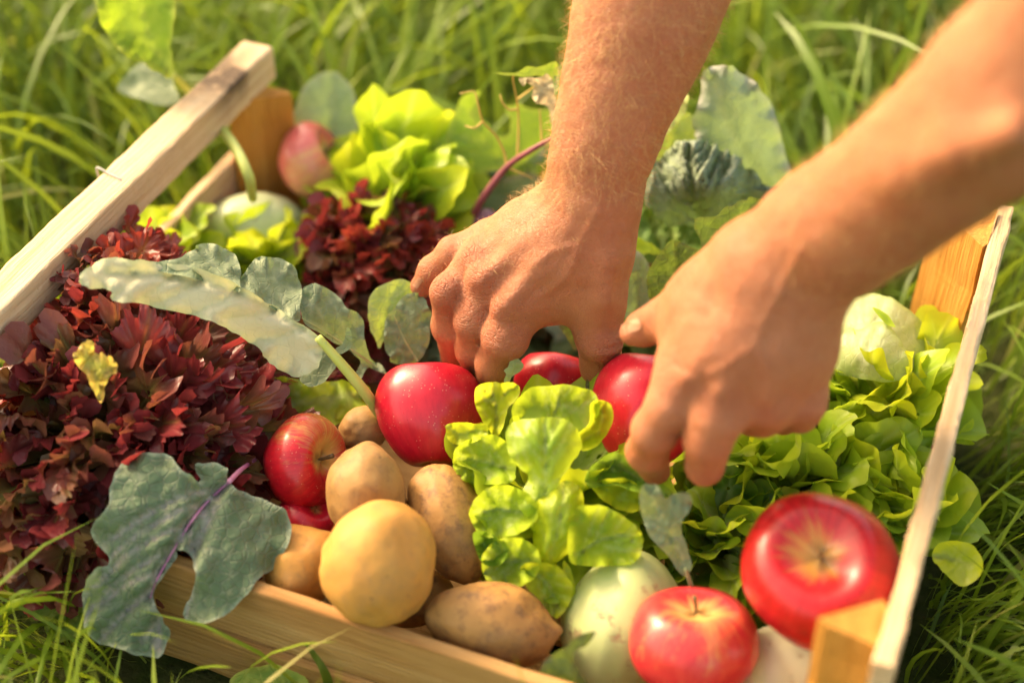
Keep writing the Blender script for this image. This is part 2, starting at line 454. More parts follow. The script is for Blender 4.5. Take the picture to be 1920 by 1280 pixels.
def crate():
    x0, x1, y0, y1 = CR['x0'], CR['x1'], CR['y0'], CR['y1']
    c = thing('wooden_crate', ((x0 + x1) / 2, (y0 + y1) / 2, 0), 'rough pale wooden crate full of vegetables standing on the grass', 'crate')
    # corner posts: three-sided laths, sawn top
    def post(cx, cy, sx, sy, z1, leg, stain=None, seed=0):
        A = np.array([cx, cy]); B = A + [sx * leg, 0]; Cc = A + [0, sy * leg]
        cut = .005
        tri = [A, A + [sx * (leg - cut), 0], B + [0, sy * cut * .6], Cc + [sx * cut * .6, 0], A + [0, sy * (leg - cut)]]
        if sx * sy < 0: tri = tri[::-1]
        nz = 30; V = []
        for k, z in enumerate(np.linspace(.002, z1, nz)):
            for q in tri: V.append((q[0], q[1], z + (.002 * math.sin(40 * q[0] + 60 * q[1]) if k == nz - 1 else 0)))
        V = np.array(V)
        V[:, 0] += sx * .0012 * vn(V, 70, seed) ; V[:, 1] += sy * .0012 * vn(V, 70, seed + 1)
        m = len(tri); F = []
        for k in range(nz - 1):
            for j in range(m):
                j2 = (j + 1) % m; F.append((k * m + j, k * m + j2, (k + 1) * m + j2, (k + 1) * m + j))
        F.append(tuple(range(m))[::-1]); F.append(tuple((nz - 1) * m + j for j in range(m)))
        o = mesh('corner_post', V, F, WD['post'], c, attrs={'stain': stain(V) if stain else np.zeros(len(V))})
        o.data.polygons.foreach_set('use_smooth', np.zeros(len(o.data.polygons), bool))
        return o
    th = .009
    crack = lambda V: np.exp(-((V[:, 0] - (x0 + .027)) / .0035) ** 2)
    post(x0 + th, y1 - th, 1, -1, .170, .038, crack, 1)
    post(x1 - th - .001, y1 - th, -1, -1, .197, .040, None, 3)
    post(x0 + th, y0 + th, 1, 1, .170, .038, None, 5)
    post(x1 - th - .001, y0 + th, -1, 1, .191, .030, None, 7)
    # left end: square rail across the posts, low end board
    st = lambda V: np.clip(np.exp(-((V[:, 1] - (y1 - .045)) / .032) ** 2) * 1.3 * (V[:, 2] > .190) * (1 - .75 * ((V[:, 1] > y1 - .03) & (V[:, 0] > x0 + .012))), 0, 1)
    plank('top_rail', (x0 + .0125, y0 - .004, .1815), (x0 + .0125, y1 + .004, .1815), (0, 0, 1), .026, .0275, WD['py'], c, 60, .0007, 1, st)
    plank('end_board', (x0 + .0045, y0, .085), (x0 + .0045, y1, .085), (0, 0, 1), .0085, .068, WD['py'], c, 30, .0006, 2)
    # right end: thin sawn plank outside the posts, low end board
    plank('end_plank', (x1 - .0048, y0 - .006, .169), (x1 - .0048, y1 + .002, .169), (0, 0, 1), .0098, .052, WD['py'], c, 110, .0012, 3)
    plank('end_board', (x1 - .0045, y0, .045), (x1 - .0045, y1, .045), (0, 0, 1), .0085, .068, WD['ty'], c, 30, .0006, 4)
    # long sides: two boards each, the lower one proud
    plank('side_board', (x0, y0 - .0005, .0665), (x1, y0 - .0005, .0665), (0, 0, 1), .009, .049, WD['tx'], c, 40, .0006, 5)
    plank('side_board', (x0, y0 - .004, .021), (x1, y0 - .004, .021), (0, 0, 1), .010, .040, WD['tx'], c, 40, .0007, 6)
    plank('side_board', (x0, y1 - .001, .0665), (x1, y1 - .001, .0665), (0, 0, 1), .009, .049, WD['tx'], c, 40, .0006, 7)
    plank('side_board', (x0, y1 - .001, .021), (x1, y1 - .001, .021), (0, 0, 1), .009, .036, WD['tx'], c, 40, .0006, 8)
    for i in range(5):
        yy = y0 + .045 + i * .076
        plank('bottom_board', (x0 + .01, yy, .006), (x1 - .01, yy, .006), (0, 0, 1), .066, .006, WD['tx'], c, 14, .0005, 20 + i)
    # wire staple on the rail, one more on the end plank
    p = P(182, 316, .1953); q = P(226, 338, .1953)
    tube('staple', [p - [0, 0, .008], p + [0, 0, .0006], (p + q) / 2 + [0, 0, .0008], q + [0, 0, .0006], q - [0, 0, .004]], [.0008] * 3, M['metal'], c, 20, 6)
crate()
# ------------------------------------------------------------------ apples
def mat_apple(name, red, deep, yel, amount, blush_dir, dots=1.0, seed=0.):
    b = NB(name)
    o = b.obj(); sp = b.n('SeparateXYZ', i_0=o)
    ang = b.n('Math', operation='ARCTAN2', i_0=sp.outputs[1], i_1=sp.outputs[0]).outputs[0]
    # streaks that run from stem to eye: noise on (cos, sin, squeezed height)
    ln = b.n('Vector' + 'Math', operation='NORMALIZE', i_0=b.n('CombineXYZ', i_0=sp.outputs[0], i_1=sp.outputs[1], i_2=0.0).outputs[0]).outputs[0]
    sv = b.n('CombineXYZ', i_0=b.n('SeparateXYZ', i_0=ln).outputs[0], i_1=b.n('SeparateXYZ', i_0=ln).outputs[1], i_2=b.math('MULTIPLY', sp.outputs[2], 9.)).outputs[0]
    s1 = b.noise(9, 5, .65, sv); s2 = b.noise(26, 4, .6, sv)
    big = b.noise(1.6, 2, .5, b.n('VectorMath', operation='ADD', i_0=sv, i_1=(seed, seed * 2, 0)).outputs[0])
    dirn = b.n('VectorMath', operation='DOT_PRODUCT', i_0=b.n('VectorMath', operation='NORMALIZE', i_0=o).outputs[0], i_1=blush_dir).outputs['Value']
    m = b.math('ADD', b.math('MULTIPLY', s1, .55), b.math('MULTIPLY', s2, .35))
    m = b.math('ADD', m, b.math('MULTIPLY', big, .55)); m = b.math('ADD', m, b.math('MULTIPLY', dirn, .30))
    top = b.attr('cav')
    m = b.math('SUBTRACT', m, b.math('MULTIPLY', top, .45))
    f = b.ramp(m, (amount - .16, 0.), (amount + .16, 1.))
    col = b.mix(b.ramp(s1, (.35, 0.), (.65, 1.)), deep, red)
    col = b.mix(f, yel, col)
    vor = b.n('TexVoronoi', i_Scale=430); b.set(vor.inputs['Vector'], o)
    keep = b.ramp(b.noise(120, 2), (.45, 0.), (.58, 1.))
    dot = b.math('MULTIPLY', b.ramp(vor.outputs['Distance'], (.10, 1.), (.19, 0.)), keep)
    col = b.mix(b.math('MULTIPLY', dot, .55 * dots), col, (.80, .48, .30))
    col = b.mix(b.math('MULTIPLY', b.ramp(top, (.72, 0.), (1., 1.)), .75), col, (.26, .17, .05))
    h = b.math('ADD', b.math('MULTIPLY', dot, .4), b.noise(55, 3))
    return b.out(b.pbr(col, b.ramp(s2, (.3, .27), (.7, .40)), .5, b.bump(h, .15, .0015), Coat_Weight=.12, Coat_Roughness=.18))
M['stem'] = mat_simple('apple_stem', (.10, .055, .02), (.20, .13, .05), 120, .7)

def apple_geo(r, hgt=.9, seed=0, deep=.34, nu=64, nv=44):
    g = np.random.default_rng(seed)
    th = np.linspace(1e-3, math.pi - 1e-3, nv)
    ph = np.linspace(0, 2 * math.pi, nu, endpoint=False)
    T, Ph = np.meshgrid(th, ph, indexing='ij')
    # profile: wide shoulder, narrowing to the eye
    rad = np.sin(T) ** .82 * (1 + .13 * np.cos(T) - .05 * np.cos(2 * T))
    z = np.cos(T) * hgt
    cav = np.exp(-(T / .40) ** 2); cavb = np.exp(-((math.pi - T) / .30) ** 2)
    z = z - cav * deep + cavb * .20
    lob = 1 + .022 * np.cos(5 * Ph + g.uniform(0, 6)) * (.4 + .6 * (T > 1.5)) + .03 * np.cos(2 * Ph + g.uniform(0, 6)) + .02 * np.cos(Ph + g.uniform(0, 6))
    z = z + .045 * np.cos(Ph + g.uniform(0, 6)) * np.sin(T) + .03 * cav * np.cos(3 * Ph)
    V = np.stack([rad * np.cos(Ph) * lob, rad * np.sin(Ph) * lob, z], -1).reshape(-1, 3) * r
    V += V * (vn(V / r, 2.2, seed) * .018)[:, None]
    F = []
    for i in range(nv - 1):
        for j in range(nu):
            j2 = (j + 1) % nu; F.append((i * nu + j, (i + 1) * nu + j, (i + 1) * nu + j2, i * nu + j2))
    F.append(tuple(range(nu))); F.append(tuple((nv - 1) * nu + j for j in range(nu))[::-1])
    c = np.exp(-(T / .33) ** 2).ravel()
    return V, F, c
APPLES = []
def apple(u, v, z, rpx, axis, mat, label, seed=0, hgt=.9, stem=True, deep=.34, roll=0.):
    c = P(u, v, z); r = rpx * dep(c) / FPX
    V, F, cav = apple_geo(r / 1.06, hgt, seed, deep)
    o = mesh('apple', V, F, mat, None, attrs={'cav': cav}, origin=(0, 0, 0))
    R = Vector(axis).to_track_quat('Z', 'Y').to_matrix().to_4x4() @ Matrix.Rotation(roll, 4, 'Z')
    o.matrix_world = Matrix.Translation(Vector(c)) @ R
    tag(o, label, 'apple', 'red apples in the crate')
    if stem:
        z0 = r * (hgt - deep) / 1.06
        V, F = tube_geo([(0, 0, z0 - .003), (.0006, 0, z0 + .004), (.002, .001, z0 + .011)], [.0014, .0010, .0016], 8, 7)
        s = mesh('stem', V, F, M['stem'], None, origin=(0, 0, 0)); s.parent = o
        V, F = tube_geo([(0, 0, -z0 - .004 * 1), (.0004, 0, -z0 - .010)], [.003, .0005], 5, 6)
        s = mesh('calyx', V, F, M['stem'], None, origin=(0, 0, 0)); s.parent = o
    APPLES.append((c, r)); return o
def cv(x, y, z):      # direction given to the right / up / away from the viewer
    return tuple(RT * x + UP * y + FW * z)
RED, DEEP = (.58, .012, .022), (.40, .004, .014)
YEL = (.66, .38, .08)
ma = [mat_apple('apple_skin_crimson', (.56, .012, .03), (.46, .006, .022), YEL, .10, (1, 0, 0), 1., 1.),
      mat_apple('apple_skin_striped', RED, DEEP, (.62, .34, .08), .44, (-.9, .2, -.5), 1., 3.),
      mat_apple('apple_skin_glossy', (.48, .009, .014), (.28, .002, .006), (.58, .28, .05), .20, (.5, -.5, -.7), .25, 5.),
      mat_apple('apple_skin_blush', (.62, .05, .045), (.55, .015, .03), (.70, .38, .12), .34, (.2, -.6, -.6), .5, 7.),
      mat_apple('apple_skin_pale', (.72, .20, .17), (.66, .11, .11), (.70, .48, .18), .46, (.8, .2, 0), .4, 2.)]
apple(808, 776, .110, 101, cv(-.08, .97, .22), ma[0], 'large plain crimson apple in the middle between the hand and the potatoes', 1, 1.12, False)
apple(570, 864, .098, 88, cv(.90, .12, -.52), ma[1], 'striped red and yellow apple with its stem hollow turned to the right', 2, .86, deep=.40, roll=1.2)
apple(580, 975, .072, 62, cv(.3, .5, -.4), ma[0], 'small red apple almost buried under the striped apple', 3, stem=False)
apple(1040, 728, .100, 78, cv(.1, .95, .2), ma[0], 'red apple between index finger and thumb of the hand', 4, 1.0, False)
apple(1214, 766, .128, 107, cv(.2, .95, .2), ma[0], 'crimson apple gripped from above by the nearer hand', 5, 1.14, False)
apple(1542, 1073, .137, 150, cv(-.20, .42, -.80), ma[2], 'big glossy red apple with open stem hollow beside the front post', 6, .98, deep=.40, roll=.6)
apple(1300, 1208, .088, 119, cv(.05, .92, -.30), ma[3], 'blushed apple with yellow crown at the front edge', 7, .92, deep=.34)
apple(583, 303, .118, 73, cv(.75, .42, -.35), ma[4], 'pale pink and yellow apple beside the far corner post', 8, .9, deep=.4)

# ------------------------------------------------------------------ potatoes
def mat_potato(name, light, mid, dirt, dirty):
    b = NB(name)
    n1 = b.noise(22, 5, .6); n2 = b.noise(130, 5, .7); n3 = b.noise(480, 3, .6)
    col = b.mix(b.ramp(n1, (.35, 0.), (.65, 1.)), light, mid)
    col = b.mix(b.math('MULTIPLY', b.ramp(n2, (.48, 0.), (.66, 1.)), dirty), col, dirt)
    sp = b.n('TexVoronoi', i_Scale=115); b.set(sp.inputs['Vector'], b.obj())
    pit = b.math('MULTIPLY', b.ramp(sp.outputs['Distance'], (.06, 1.), (.13, 0.)), b.ramp(b.noise(34, 2), (.48, 0.), (.60, 1.)))
    col = b.mix(b.math('MULTIPLY', pit, .8), col, (.16, .085, .03))
    col = b.mix(b.math('MULTIPLY', b.attr('eye'), .7), col, (.20, .11, .04))
    blotch = b.math('MULTIPLY', b.ramp(b.noise(30, 6, .75), (.52, 0.), (.64, 1.)), .55)
    col = b.mix(b.math('MULTIPLY', blotch, dirty), col, (.24, .135, .055))
    h = b.math('SUBTRACT', b.math('ADD', n2, b.math('MULTIPLY', n3, .4)), pit)
    return b.out(b.pbr(col, .58, .35, b.bump(h, .30, .0016), Subsurface_Weight=.08, Subsurface_Radius=(.01, .005, .002)))
mp = [mat_potato('potato_skin_yellow', (.54, .275, .060), (.48, .225, .045), (.38, .20, .06), .6),
      mat_potato('potato_skin_tan', (.42, .24, .082), (.36, .19, .058), (.27, .145, .055), .75),
      mat_potato('potato_skin_earthy', (.42, .225, .068), (.35, .175, .050), (.20, .10, .04), 1.)]
def ico(sub=5):
    import bmesh
    bm = bmesh.new(); bmesh.ops.create_icosphere(bm, subdivisions=sub, radius=1.0)
    V = np.array([v.co[:] for v in bm.verts]); F = np.array([[v.index for v in f.verts] for f in bm.faces]); bm.free()
    return V, F
ICO5 = ico(5)
def potato(u, v, z, a, bpx, cpx, long_axis, mat, label, seed, eyes=7, nub=None):
    """half-axes in photo pixels: a along long_axis, bpx across, cpx in depth"""
    c = P(u, v, z); s = dep(c) / FPX
    g = np.random.default_rng(seed); V = ICO5[0].copy()
    lump = .085 * vn(V, 1.4, seed) + .035 * vn(V, 3.2, seed + 1) + .008 * vn(V, 9, seed + 2)
    V = V * (1 + lump)[:, None]
    V[:, 0] += .10 * (V[:, 1] ** 2 - .3) * g.choice([-1, 1]); 
    V[:, 1] *= 1 + .10 * V[:, 0] * g.choice([-1, 1])
    eye = np.zeros(len(V))
    for k in range(eyes):
        d = norm(g.normal(size=3)); q = ((ICO5[0] - d) * [1, 1, 1]); rr = np.linalg.norm(q, axis=1)
        w = np.exp(-(rr / .06) ** 2); V -= d * (w * .022)[:, None]; V += d * (np.exp(-((rr - .11) / .05) ** 2) * .006)[:, None]
        eye = np.maximum(eye, np.exp(-(rr / .045) ** 2) * g.uniform(.3, .9))
    if nub is not None:
        d = norm(nub); rr = np.linalg.norm(ICO5[0] - d, axis=1)
        V += d * (np.exp(-(rr / .17) ** 2) * .16)[:, None]; eye = np.maximum(eye, np.exp(-(rr / .16) ** 2) * .5)
    V = V * np.array([a, bpx, cpx]) * s / 1.03
    e1 = norm(cv(*long_axis)); e3 = norm(FW - e1 * (FW @ e1)); e2 = np.cross(e3, e1)
    Wd = V[:, :1] * e1 + V[:, 1:2] * e2 + V[:, 2:] * e3 + c
    o = mesh('potato', Wd, ICO5[1], mat, attrs={'eye': eye}, origin=c)
    return tag(o, label, 'potato', 'potatoes at the front of the crate')
potato(711, 1063, .112, 120, 111, 108, (.05, 1, -.1), mp[0], 'biggest potato, smooth and yellow, resting on the front board', 1, 5)
potato(686, 915, .112, 92, 77, 78, (.05, 1, .25), mp[1], 'tan potato standing upright behind the biggest yellow potato', 2, 5, nub=None)
potato(843, 978, .092, 122, 70, 76, (-.36, 1, .15), mp[2], 'long earthy potato leaning between yellow potato and green lettuce', 3, 6)
potato(920, 1170, .078, 124, 80, 82, (1, -.22, -.05), mp[2], 'potato with a knobbly end lying against the front board', 4, 6, nub=(1, -.25, -.2))
potato(562, 1062, .078, 84, 74, 74, (.2, 1, 0), mp[0], 'yellow potato half covered by the blue green kale leaf', 5, 5)
potato(682, 806, .088, 50, 44, 46, (1, .4, .2), mp[1], 'small tan potato wedged between the two nearest apples', 6, 6)
potato(612, 985, .065, 46, 40, 40, (.4, 1, 0), mp[1], 'little potato peeking out behind the biggest yellow potato', 7, 4)
potato(462, 898, .080, 46, 34, 36, (.1, 1, 0), mp[2], 'dirty yellow potato showing beside the striped apple', 8, 4)
potato(770, 1120, .045, 80, 60, 60, (1, .2, 0), mp[2], 'potato lying lowest in the dark gap of the pile', 9, 4)

# ------------------------------------------------------------------ kohlrabi
def mat_bulb(name, c1, c2, scar, blem=.7, bt=.60):
    b = NB(name)
    n1 = b.noise(20, 4, .6); n2 = b.noise(60, 6, .75)
    col = b.mix(b.ramp(n1, (.35, 0.), (.65, 1.)), c1, c2)
    st = b.noise(1.0, 3, .5, b.scaled(b.obj(), (120, 120, 16)))
    col = b.mix(b.math('MULTIPLY', b.ramp(st, (.45, 0.), (.7, 1.)), .15), col, c2)
    bl = b.math('MULTIPLY', b.ramp(n2, (bt, 0.), (bt + .07, 1.)), blem)
    col = b.mix(bl, col, scar)
    col = b.mix(b.math('MULTIPLY', b.attr('scar'), .85), col, scar)
    return b.out(b.pbr(col, .42, .4, b.bump(b.math('SUBTRACT', n1, bl), .3, .002), Subsurface_Weight=.15, Subsurface_Radius=(.01, .012, .005)))
M['bulb'] = mat_bulb('kohlrabi_skin_pale_green', (.60, .66, .40), (.52, .60, .32), (.36, .22, .12))
M['bulb_g'] = mat_bulb('kohlrabi_skin_green', (.54, .57, .27), (.44, .50, .18), (.34, .20, .10), .8, .57)
M['bulb_c'] = mat_bulb('kohlrabi_skin_cream', (.66, .60, .40), (.60, .56, .34), (.42, .30, .16))
M['bulb_p'] = mat_bulb('kohlrabi_skin_purple', (.20, .06, .12), (.28, .12, .18), (.10, .04, .06), .3)
def bulb(name, u, v, z, a, bpx, axis, mat, label, cat, seed, stubs=(), group=None, squash=1.0, ribs=0.):
    c = P(u, v, z); s = dep(c) / FPX
    V = ICO5[0].copy(); V = V * (1 + .035 * vn(V, 1.8, seed) + .012 * vn(V, 5., seed))[:, None]
    scar = np.zeros(len(V)); g = np.random.default_rng(seed)
    if ribs:
        w = np.arctan2(V[:, 2], V[:, 1]); V[:, 1:] *= (1 + ribs * (np.abs(np.sin(w * 4.5 + V[:, 0])) - .5) + ribs * .4 * np.sin(w * 19))[:, None]
    for k in range(9):
        d = norm([g.uniform(-.4, .9), g.normal(), g.normal()]); q = ICO5[0] - d
        e = np.exp(-(q[:, 0] / .022) ** 2 - ((q[:, 1] ** 2 + q[:, 2] ** 2) / .22 ** 2) ** 2)
        V -= d * (e * .03)[:, None]; scar = np.maximum(scar, e * g.uniform(.5, 1.) * (vn(V, 14, seed + k) > -.1))
    root = np.exp(-((ICO5[0][:, 0] + 1) / .08) ** 2); scar = np.maximum(scar, root)
    V = V * np.array([a, bpx, bpx * squash]) * s
    e1 = norm(cv(*axis)); e3 = norm(FW - e1 * (FW @ e1)); e2 = np.cross(e3, e1)
    o = mesh(name, V[:, :1] * e1 + V[:, 1:2] * e2 + V[:, 2:] * e3 + c, ICO5[1], mat, attrs={'scar': scar}, origin=c)
    return tag(o, label, cat, group)
K1 = bulb('kohlrabi', 478, 432, .080, 100, 72, (1, .1, .1), M['bulb'], 'pale green kohlrabi by the far left corner with a long leaf stalk', 'kohlrabi', 1)
K3 = bulb('kohlrabi', 1170, 1180, .060, 150, 116, (.22, .95, -.2), M['bulb_g'], 'big ribbed pale kohlrabi with brown scars under the middle green lettuce', 'kohlrabi', 2, ribs=.007)
K4 = bulb('kohlrabi', 1475, 1262, .060, 110, 95, (1, .2, .1), M['bulb_c'], 'cream kohlrabi mostly hidden behind the two front apples', 'kohlrabi', 3)
K5 = bulb('kohlrabi', 892, 442, .090, 58, 46, (.6, .6, .2), M['bulb_p'], 'purple kohlrabi behind the little finger of the farther hand', 'kohlrabi', 4)
# ------------------------------------------------------------------ single leaves with their own outline
def seg_dist(p, a, b):
    ab = b - a; t = np.clip(((p - a) @ ab) / (ab @ ab + 1e-9), 0, 1)
    return np.linalg.norm(p - (a + t[:, None] * ab), axis=1), t
def poly_leaf(name, outline, zc, g, mat, parent=None, res=9., cup=0., ruf=(.0, 6), bumps=(.0012, 120), serr=2., mid=None, midw=5., midmat=None,
              side=5, anchors=None, seed=0, crinkle=0., rimw=7., sang=.75, sidew=2.2, origin=None, vdepth=.0006):
    """leaf blade from a closed outline in photo pixels; zc is its height at the centre, g the rise per 100 px to the right and downwards"""
    rs = np.random.default_rng(seed + 100)
    ol = np.asarray(outline, float)
    per = np.linalg.norm(np.roll(ol, -1, 0) - ol, axis=1).sum()
    n = max(int(per / res), 16)
    c = cat_rom(ol, n, True)
    tg = np.roll(c, -1, 0) - np.roll(c, 1, 0); tg /= np.linalg.norm(tg, axis=1)[:, None] + 1e-9
    nr = np.c_[tg[:, 1], -tg[:, 0]]
    k = np.arange(n)
    s = np.c_[k * .55, 0 * k, 0 * k]
    c = c + nr * (serr * (vn(s, 1., seed) + .6 * vn(s, .35, seed + 3)))[:, None]
    lo, hi = c.min(0), c.max(0)
    gx, gy = np.meshgrid(np.arange(lo[0], hi[0], res * 1.05), np.arange(lo[1], hi[1], res * 1.05))
    pts = np.c_[gx.ravel(), gy.ravel()] + rs.uniform(-.3, .3, (gx.size, 2)) * res
    # inside test (even-odd)
    ins = np.zeros(len(pts), bool); j = n - 1
    for i in range(n):
        yi, yj, xi, xj = c[i, 1], c[j, 1], c[i, 0], c[j, 0]
        cr = ((yi > pts[:, 1]) != (yj > pts[:, 1])) & (pts[:, 0] < (xj - xi) * (pts[:, 1] - yi) / (yj - yi + 1e-12) + xi)
        ins ^= cr; j = i
    pts = pts[ins]
    if len(pts):
        db = np.sqrt(((pts[:, None] - c[None]) ** 2).sum(-1)).min(1); pts = pts[db > res * .55]
    allp = np.vstack([c, pts])
    r = geometry.delaunay_2d_cdt([Vector(p) for p in allp], [(i, (i + 1) % n) for i in range(n)], [list(range(n))], 1, 1e-5)
    p2 = np.array([v[:] for v in r[0]]); F = [tuple(f) for f in r[2]]
    dd = ((p2[:, None] - c[None]) ** 2).sum(-1); near = dd.argmin(1); db = np.sqrt(dd.min(1)); dbm = max(db.max(), 1.)
    ctr = p2.mean(0); e = 1 - db / dbm
    z = zc + g[0] * (p2[:, 0] - ctr[0]) / 100 + g[1] * (p2[:, 1] - ctr[1]) / 100
    if anchors:
        A = np.asarray(anchors, float); m = len(A)
        K = np.sqrt(((A[:, None, :2] - A[None, :, :2]) ** 2).sum(-1) + 900.)
        w = np.linalg.solve(K + np.eye(m) * 1e-6, A[:, 2] - A[:, 2].mean())
        z = A[:, 2].mean() + np.sqrt(((p2[:, None] - A[None, :, :2]) ** 2).sum(-1) + 900.) @ w
    z = z + cup * e ** 2
    ph = near / n * 2 * math.pi
    z = z + ruf[0] * np.clip(1 - db / 45., 0, 1) ** 1.5 * (np.sin(ruf[1] * ph + seed) + .6 * np.sin(ruf[1] * 2.3 * ph + seed * 2.1))
    vein = np.zeros(len(p2))
    if mid is not None:
        mc = cat_rom(mid, 24)
        dm = np.full(len(p2), 1e9)
        for a, b in zip(mc[:-1], mc[1:]): dm = np.minimum(dm, seg_dist(p2, a, b)[0])
        vein = np.exp(-(dm / midw) ** 2)
        sides = []
        for i in range(side):
            t = (i + .6) / side * 22; i0 = int(t); a = mc[i0]; d = norm(mc[min(i0 + 1, 23)] - mc[max(i0 - 1, 0)])
            for sg in (-1, 1):
                an = sg * (sang + rs.normal(0, .08)); dr = np.array([d[0] * math.cos(an) - d[1] * math.sin(an), d[0] * math.sin(an) + d[1] * math.cos(an)])
                L = 260.; cv_ = sg * -.0016
                ptl = [a + dr * q + np.array([-dr[1], dr[0]]) * cv_ * q * q for q in np.linspace(0, L, 12)]
                dsv = np.full(len(p2), 1e9)
                for aa, bb in zip(ptl[:-1], ptl[1:]): dsv = np.minimum(dsv, seg_dist(p2, aa, bb)[0])
                vein = np.maximum(vein, .75 * np.exp(-(dsv / sidew) ** 2))
                # blade arches a little between the veins
                z = z - vdepth * np.exp(-(dsv / (sidew * 3.)) ** 2)
        z = z - vdepth * 2 * np.exp(-(dm / (midw * 2)) ** 2)
    V = PA(p2, z)
    T1 = np.array(V)
    hgt = bumps[0] * vn(T1, bumps[1], seed) + .5 * bumps[0] * vn(T1, bumps[1] * 2.3, seed + 1)
    if crinkle:
        hgt = hgt + crinkle * (1 - np.abs(vn(T1, 75, seed + 7))) ** 2 + crinkle * .5 * (1 - np.abs(vn(T1, 150, seed + 8))) - crinkle * 1.2 * vein
    V = V + hgt[:, None] * np.array([0, 0, 1.0]) - (hgt * .6)[:, None] * FH
    rim = np.exp(-(db / rimw) ** 2)
    uv = (p2 - lo) / (hi - lo + 1e-9)
    uv = np.c_[uv[:, 0], .35 + .65 * (1 - np.clip(db / dbm, 0, 1))]
    o = mesh(name, V, F, mat, parent, uv=uv, attrs={'vein': vein, 'rim': rim}, origin=origin)
    o['_zc'] = 0.0; del o['_zc']
    if mid is not None and midmat is not None:
        mz = []
        for q in cat_rom(mid, 10):
            i = ((p2 - q) ** 2).sum(1).argsort()[:4]; mz.append(P(q[0], q[1], V[i, 2].mean() + .0006))
        sc = dep(mz[0]) / FPX
        sub = o if parent is None or parent.parent is None else None
        tube('midrib', mz, [midw * .55 * sc, midw * .5 * sc, midw * .38 * sc, midw * .15 * sc], midmat, o, 26, 7)
    return o
def stalk(name, pts, rad, mat, parent, n=26):
    """pts: (u, v, z); rad in photo pixels"""
    w = [P(*p) for p in pts]; sc = [dep(q) / FPX for q in w]
    r = np.interp(np.linspace(0, 1, len(w)), np.linspace(0, 1, len(rad)), rad) * np.array(sc)
    return tube(name, w, r, mat, parent, n, 9)
def leaf_thing(name, u, v, z, label, cat, group=None):
    return thing(name, P(u, v, z), label, cat, group)

# blue-green kale leaf hanging over the front board
t = leaf_thing('kale_leaf', 430, 905, .12, 'blue green kale leaf with purple midrib hanging over the front board', 'kale leaf')
L1o = [(428, 902), (455, 925), (500, 938), (538, 958), (547, 1005), (520, 1050), (492, 1085), (450, 1130), (405, 1163), (365, 1168), (343, 1152),
       (358, 1118), (366, 1078), (356, 1046), (338, 1032), (326, 1052), (298, 1092), (290, 1120), (306, 1158), (320, 1192), (300, 1232), (262, 1228), (215, 1212),
       (178, 1200), (156, 1165), (158, 1112), (176, 1072), (205, 1052), (182, 1020), (170, 988), (200, 950), (210, 905), (236, 868), (262, 850), (310, 853), (345, 880), (372, 900), (365, 876), (395, 868), (425, 876)]
poly_leaf('blade', L1o, .1, (0, 0), M['kale_p'], t, 8, ruf=(.004, 9), serr=3.5, mid=[(432, 900), (378, 952), (338, 1010), (295, 1085), (282, 1120)], midw=5.5, midmat=M['stalk_p'], side=6,
          anchors=[(430, 900, .128), (330, 980, .122), (540, 980, .104), (260, 860, .140), (180, 990, .118), (300, 1080, .098), (400, 1160, .076), (500, 1080, .094), (240, 1220, .055), (160, 1140, .080)], seed=3, bumps=(.0026, 75), sidew=3.6, rimw=4, vdepth=.0024, crinkle=.0016)
stalk('stalk', [(430, 902, .128), (452, 880, .118), (478, 862, .095)], [5, 4.5, 4], M['stalk_p'], t)

# big folded kale leaf with pale underside and yellow stalk
t = leaf_thing('kale_leaf', 600, 636, .16, 'long folded kale leaf with pale underside lying over the red lettuce', 'kale leaf')
poly_leaf('blade', [(148, 522), (170, 500), (196, 484), (250, 486), (300, 492), (352, 500), (420, 520), (478, 552), (540, 590), (604, 634), (606, 655), (594, 690), (560, 706), (522, 696), (500, 672), (478, 648), (440, 624), (395, 602), (330, 584), (270, 572), (215, 566), (205, 545), (165, 540)],
          .16, (0, 0), M['kale_u'], t, 7, ruf=(.003, 8), serr=2.5, mid=[(604, 636), (500, 574), (400, 530), (300, 515), (200, 512)], midw=5, side=6, sang=.9, seed=8,
          anchors=[(150, 522, .222), (300, 510, .214), (450, 545, .200), (604, 634, .168), (330, 584, .192), (480, 650, .160), (560, 704, .140)], bumps=(.0005, 45), vdepth=.0018, sidew=3)
poly_leaf('blade', [(190, 484), (300, 492), (355, 472), (368, 460), (396, 458), (432, 471), (447, 492), (450, 534), (440, 545), (360, 520), (280, 505)], .19, (0, 0), M['kale'], t, 8, ruf=(.003, 7), serr=2.5, seed=9,
          anchors=[(190, 486, .216), (300, 503, .212), (440, 540, .198), (368, 462, .204), (440, 480, .188)], bumps=(.0015, 60), mid=[(440, 545), (400, 500), (380, 465)], side=3, midw=3)
poly_leaf('blade', [(448, 535), (462, 505), (480, 486), (505, 481), (538, 492), (558, 515), (564, 560), (562, 602), (540, 594), (490, 566)], .185, (0, 0), M['kale'], t, 8, ruf=(.003, 6), serr=2.5, seed=10,
          anchors=[(450, 540, .190), (500, 484, .185), (560, 600, .172), (558, 520, .172)], mid=[(545, 596), (520, 540), (505, 490)], midw=3, side=4)
poly_leaf('blade', [(600, 640), (625, 668), (628, 690), (600, 720), (572, 722), (560, 700), (585, 680)], .13, (0, -.02), M['kale'], t, 8, seed=11, serr=1.5)
stalk('stalk', [(596, 632, .167), (640, 682, .150), (680, 730, .130), (722, 790, .095)], [8, 10, 11, 11], M['stalk'], t)

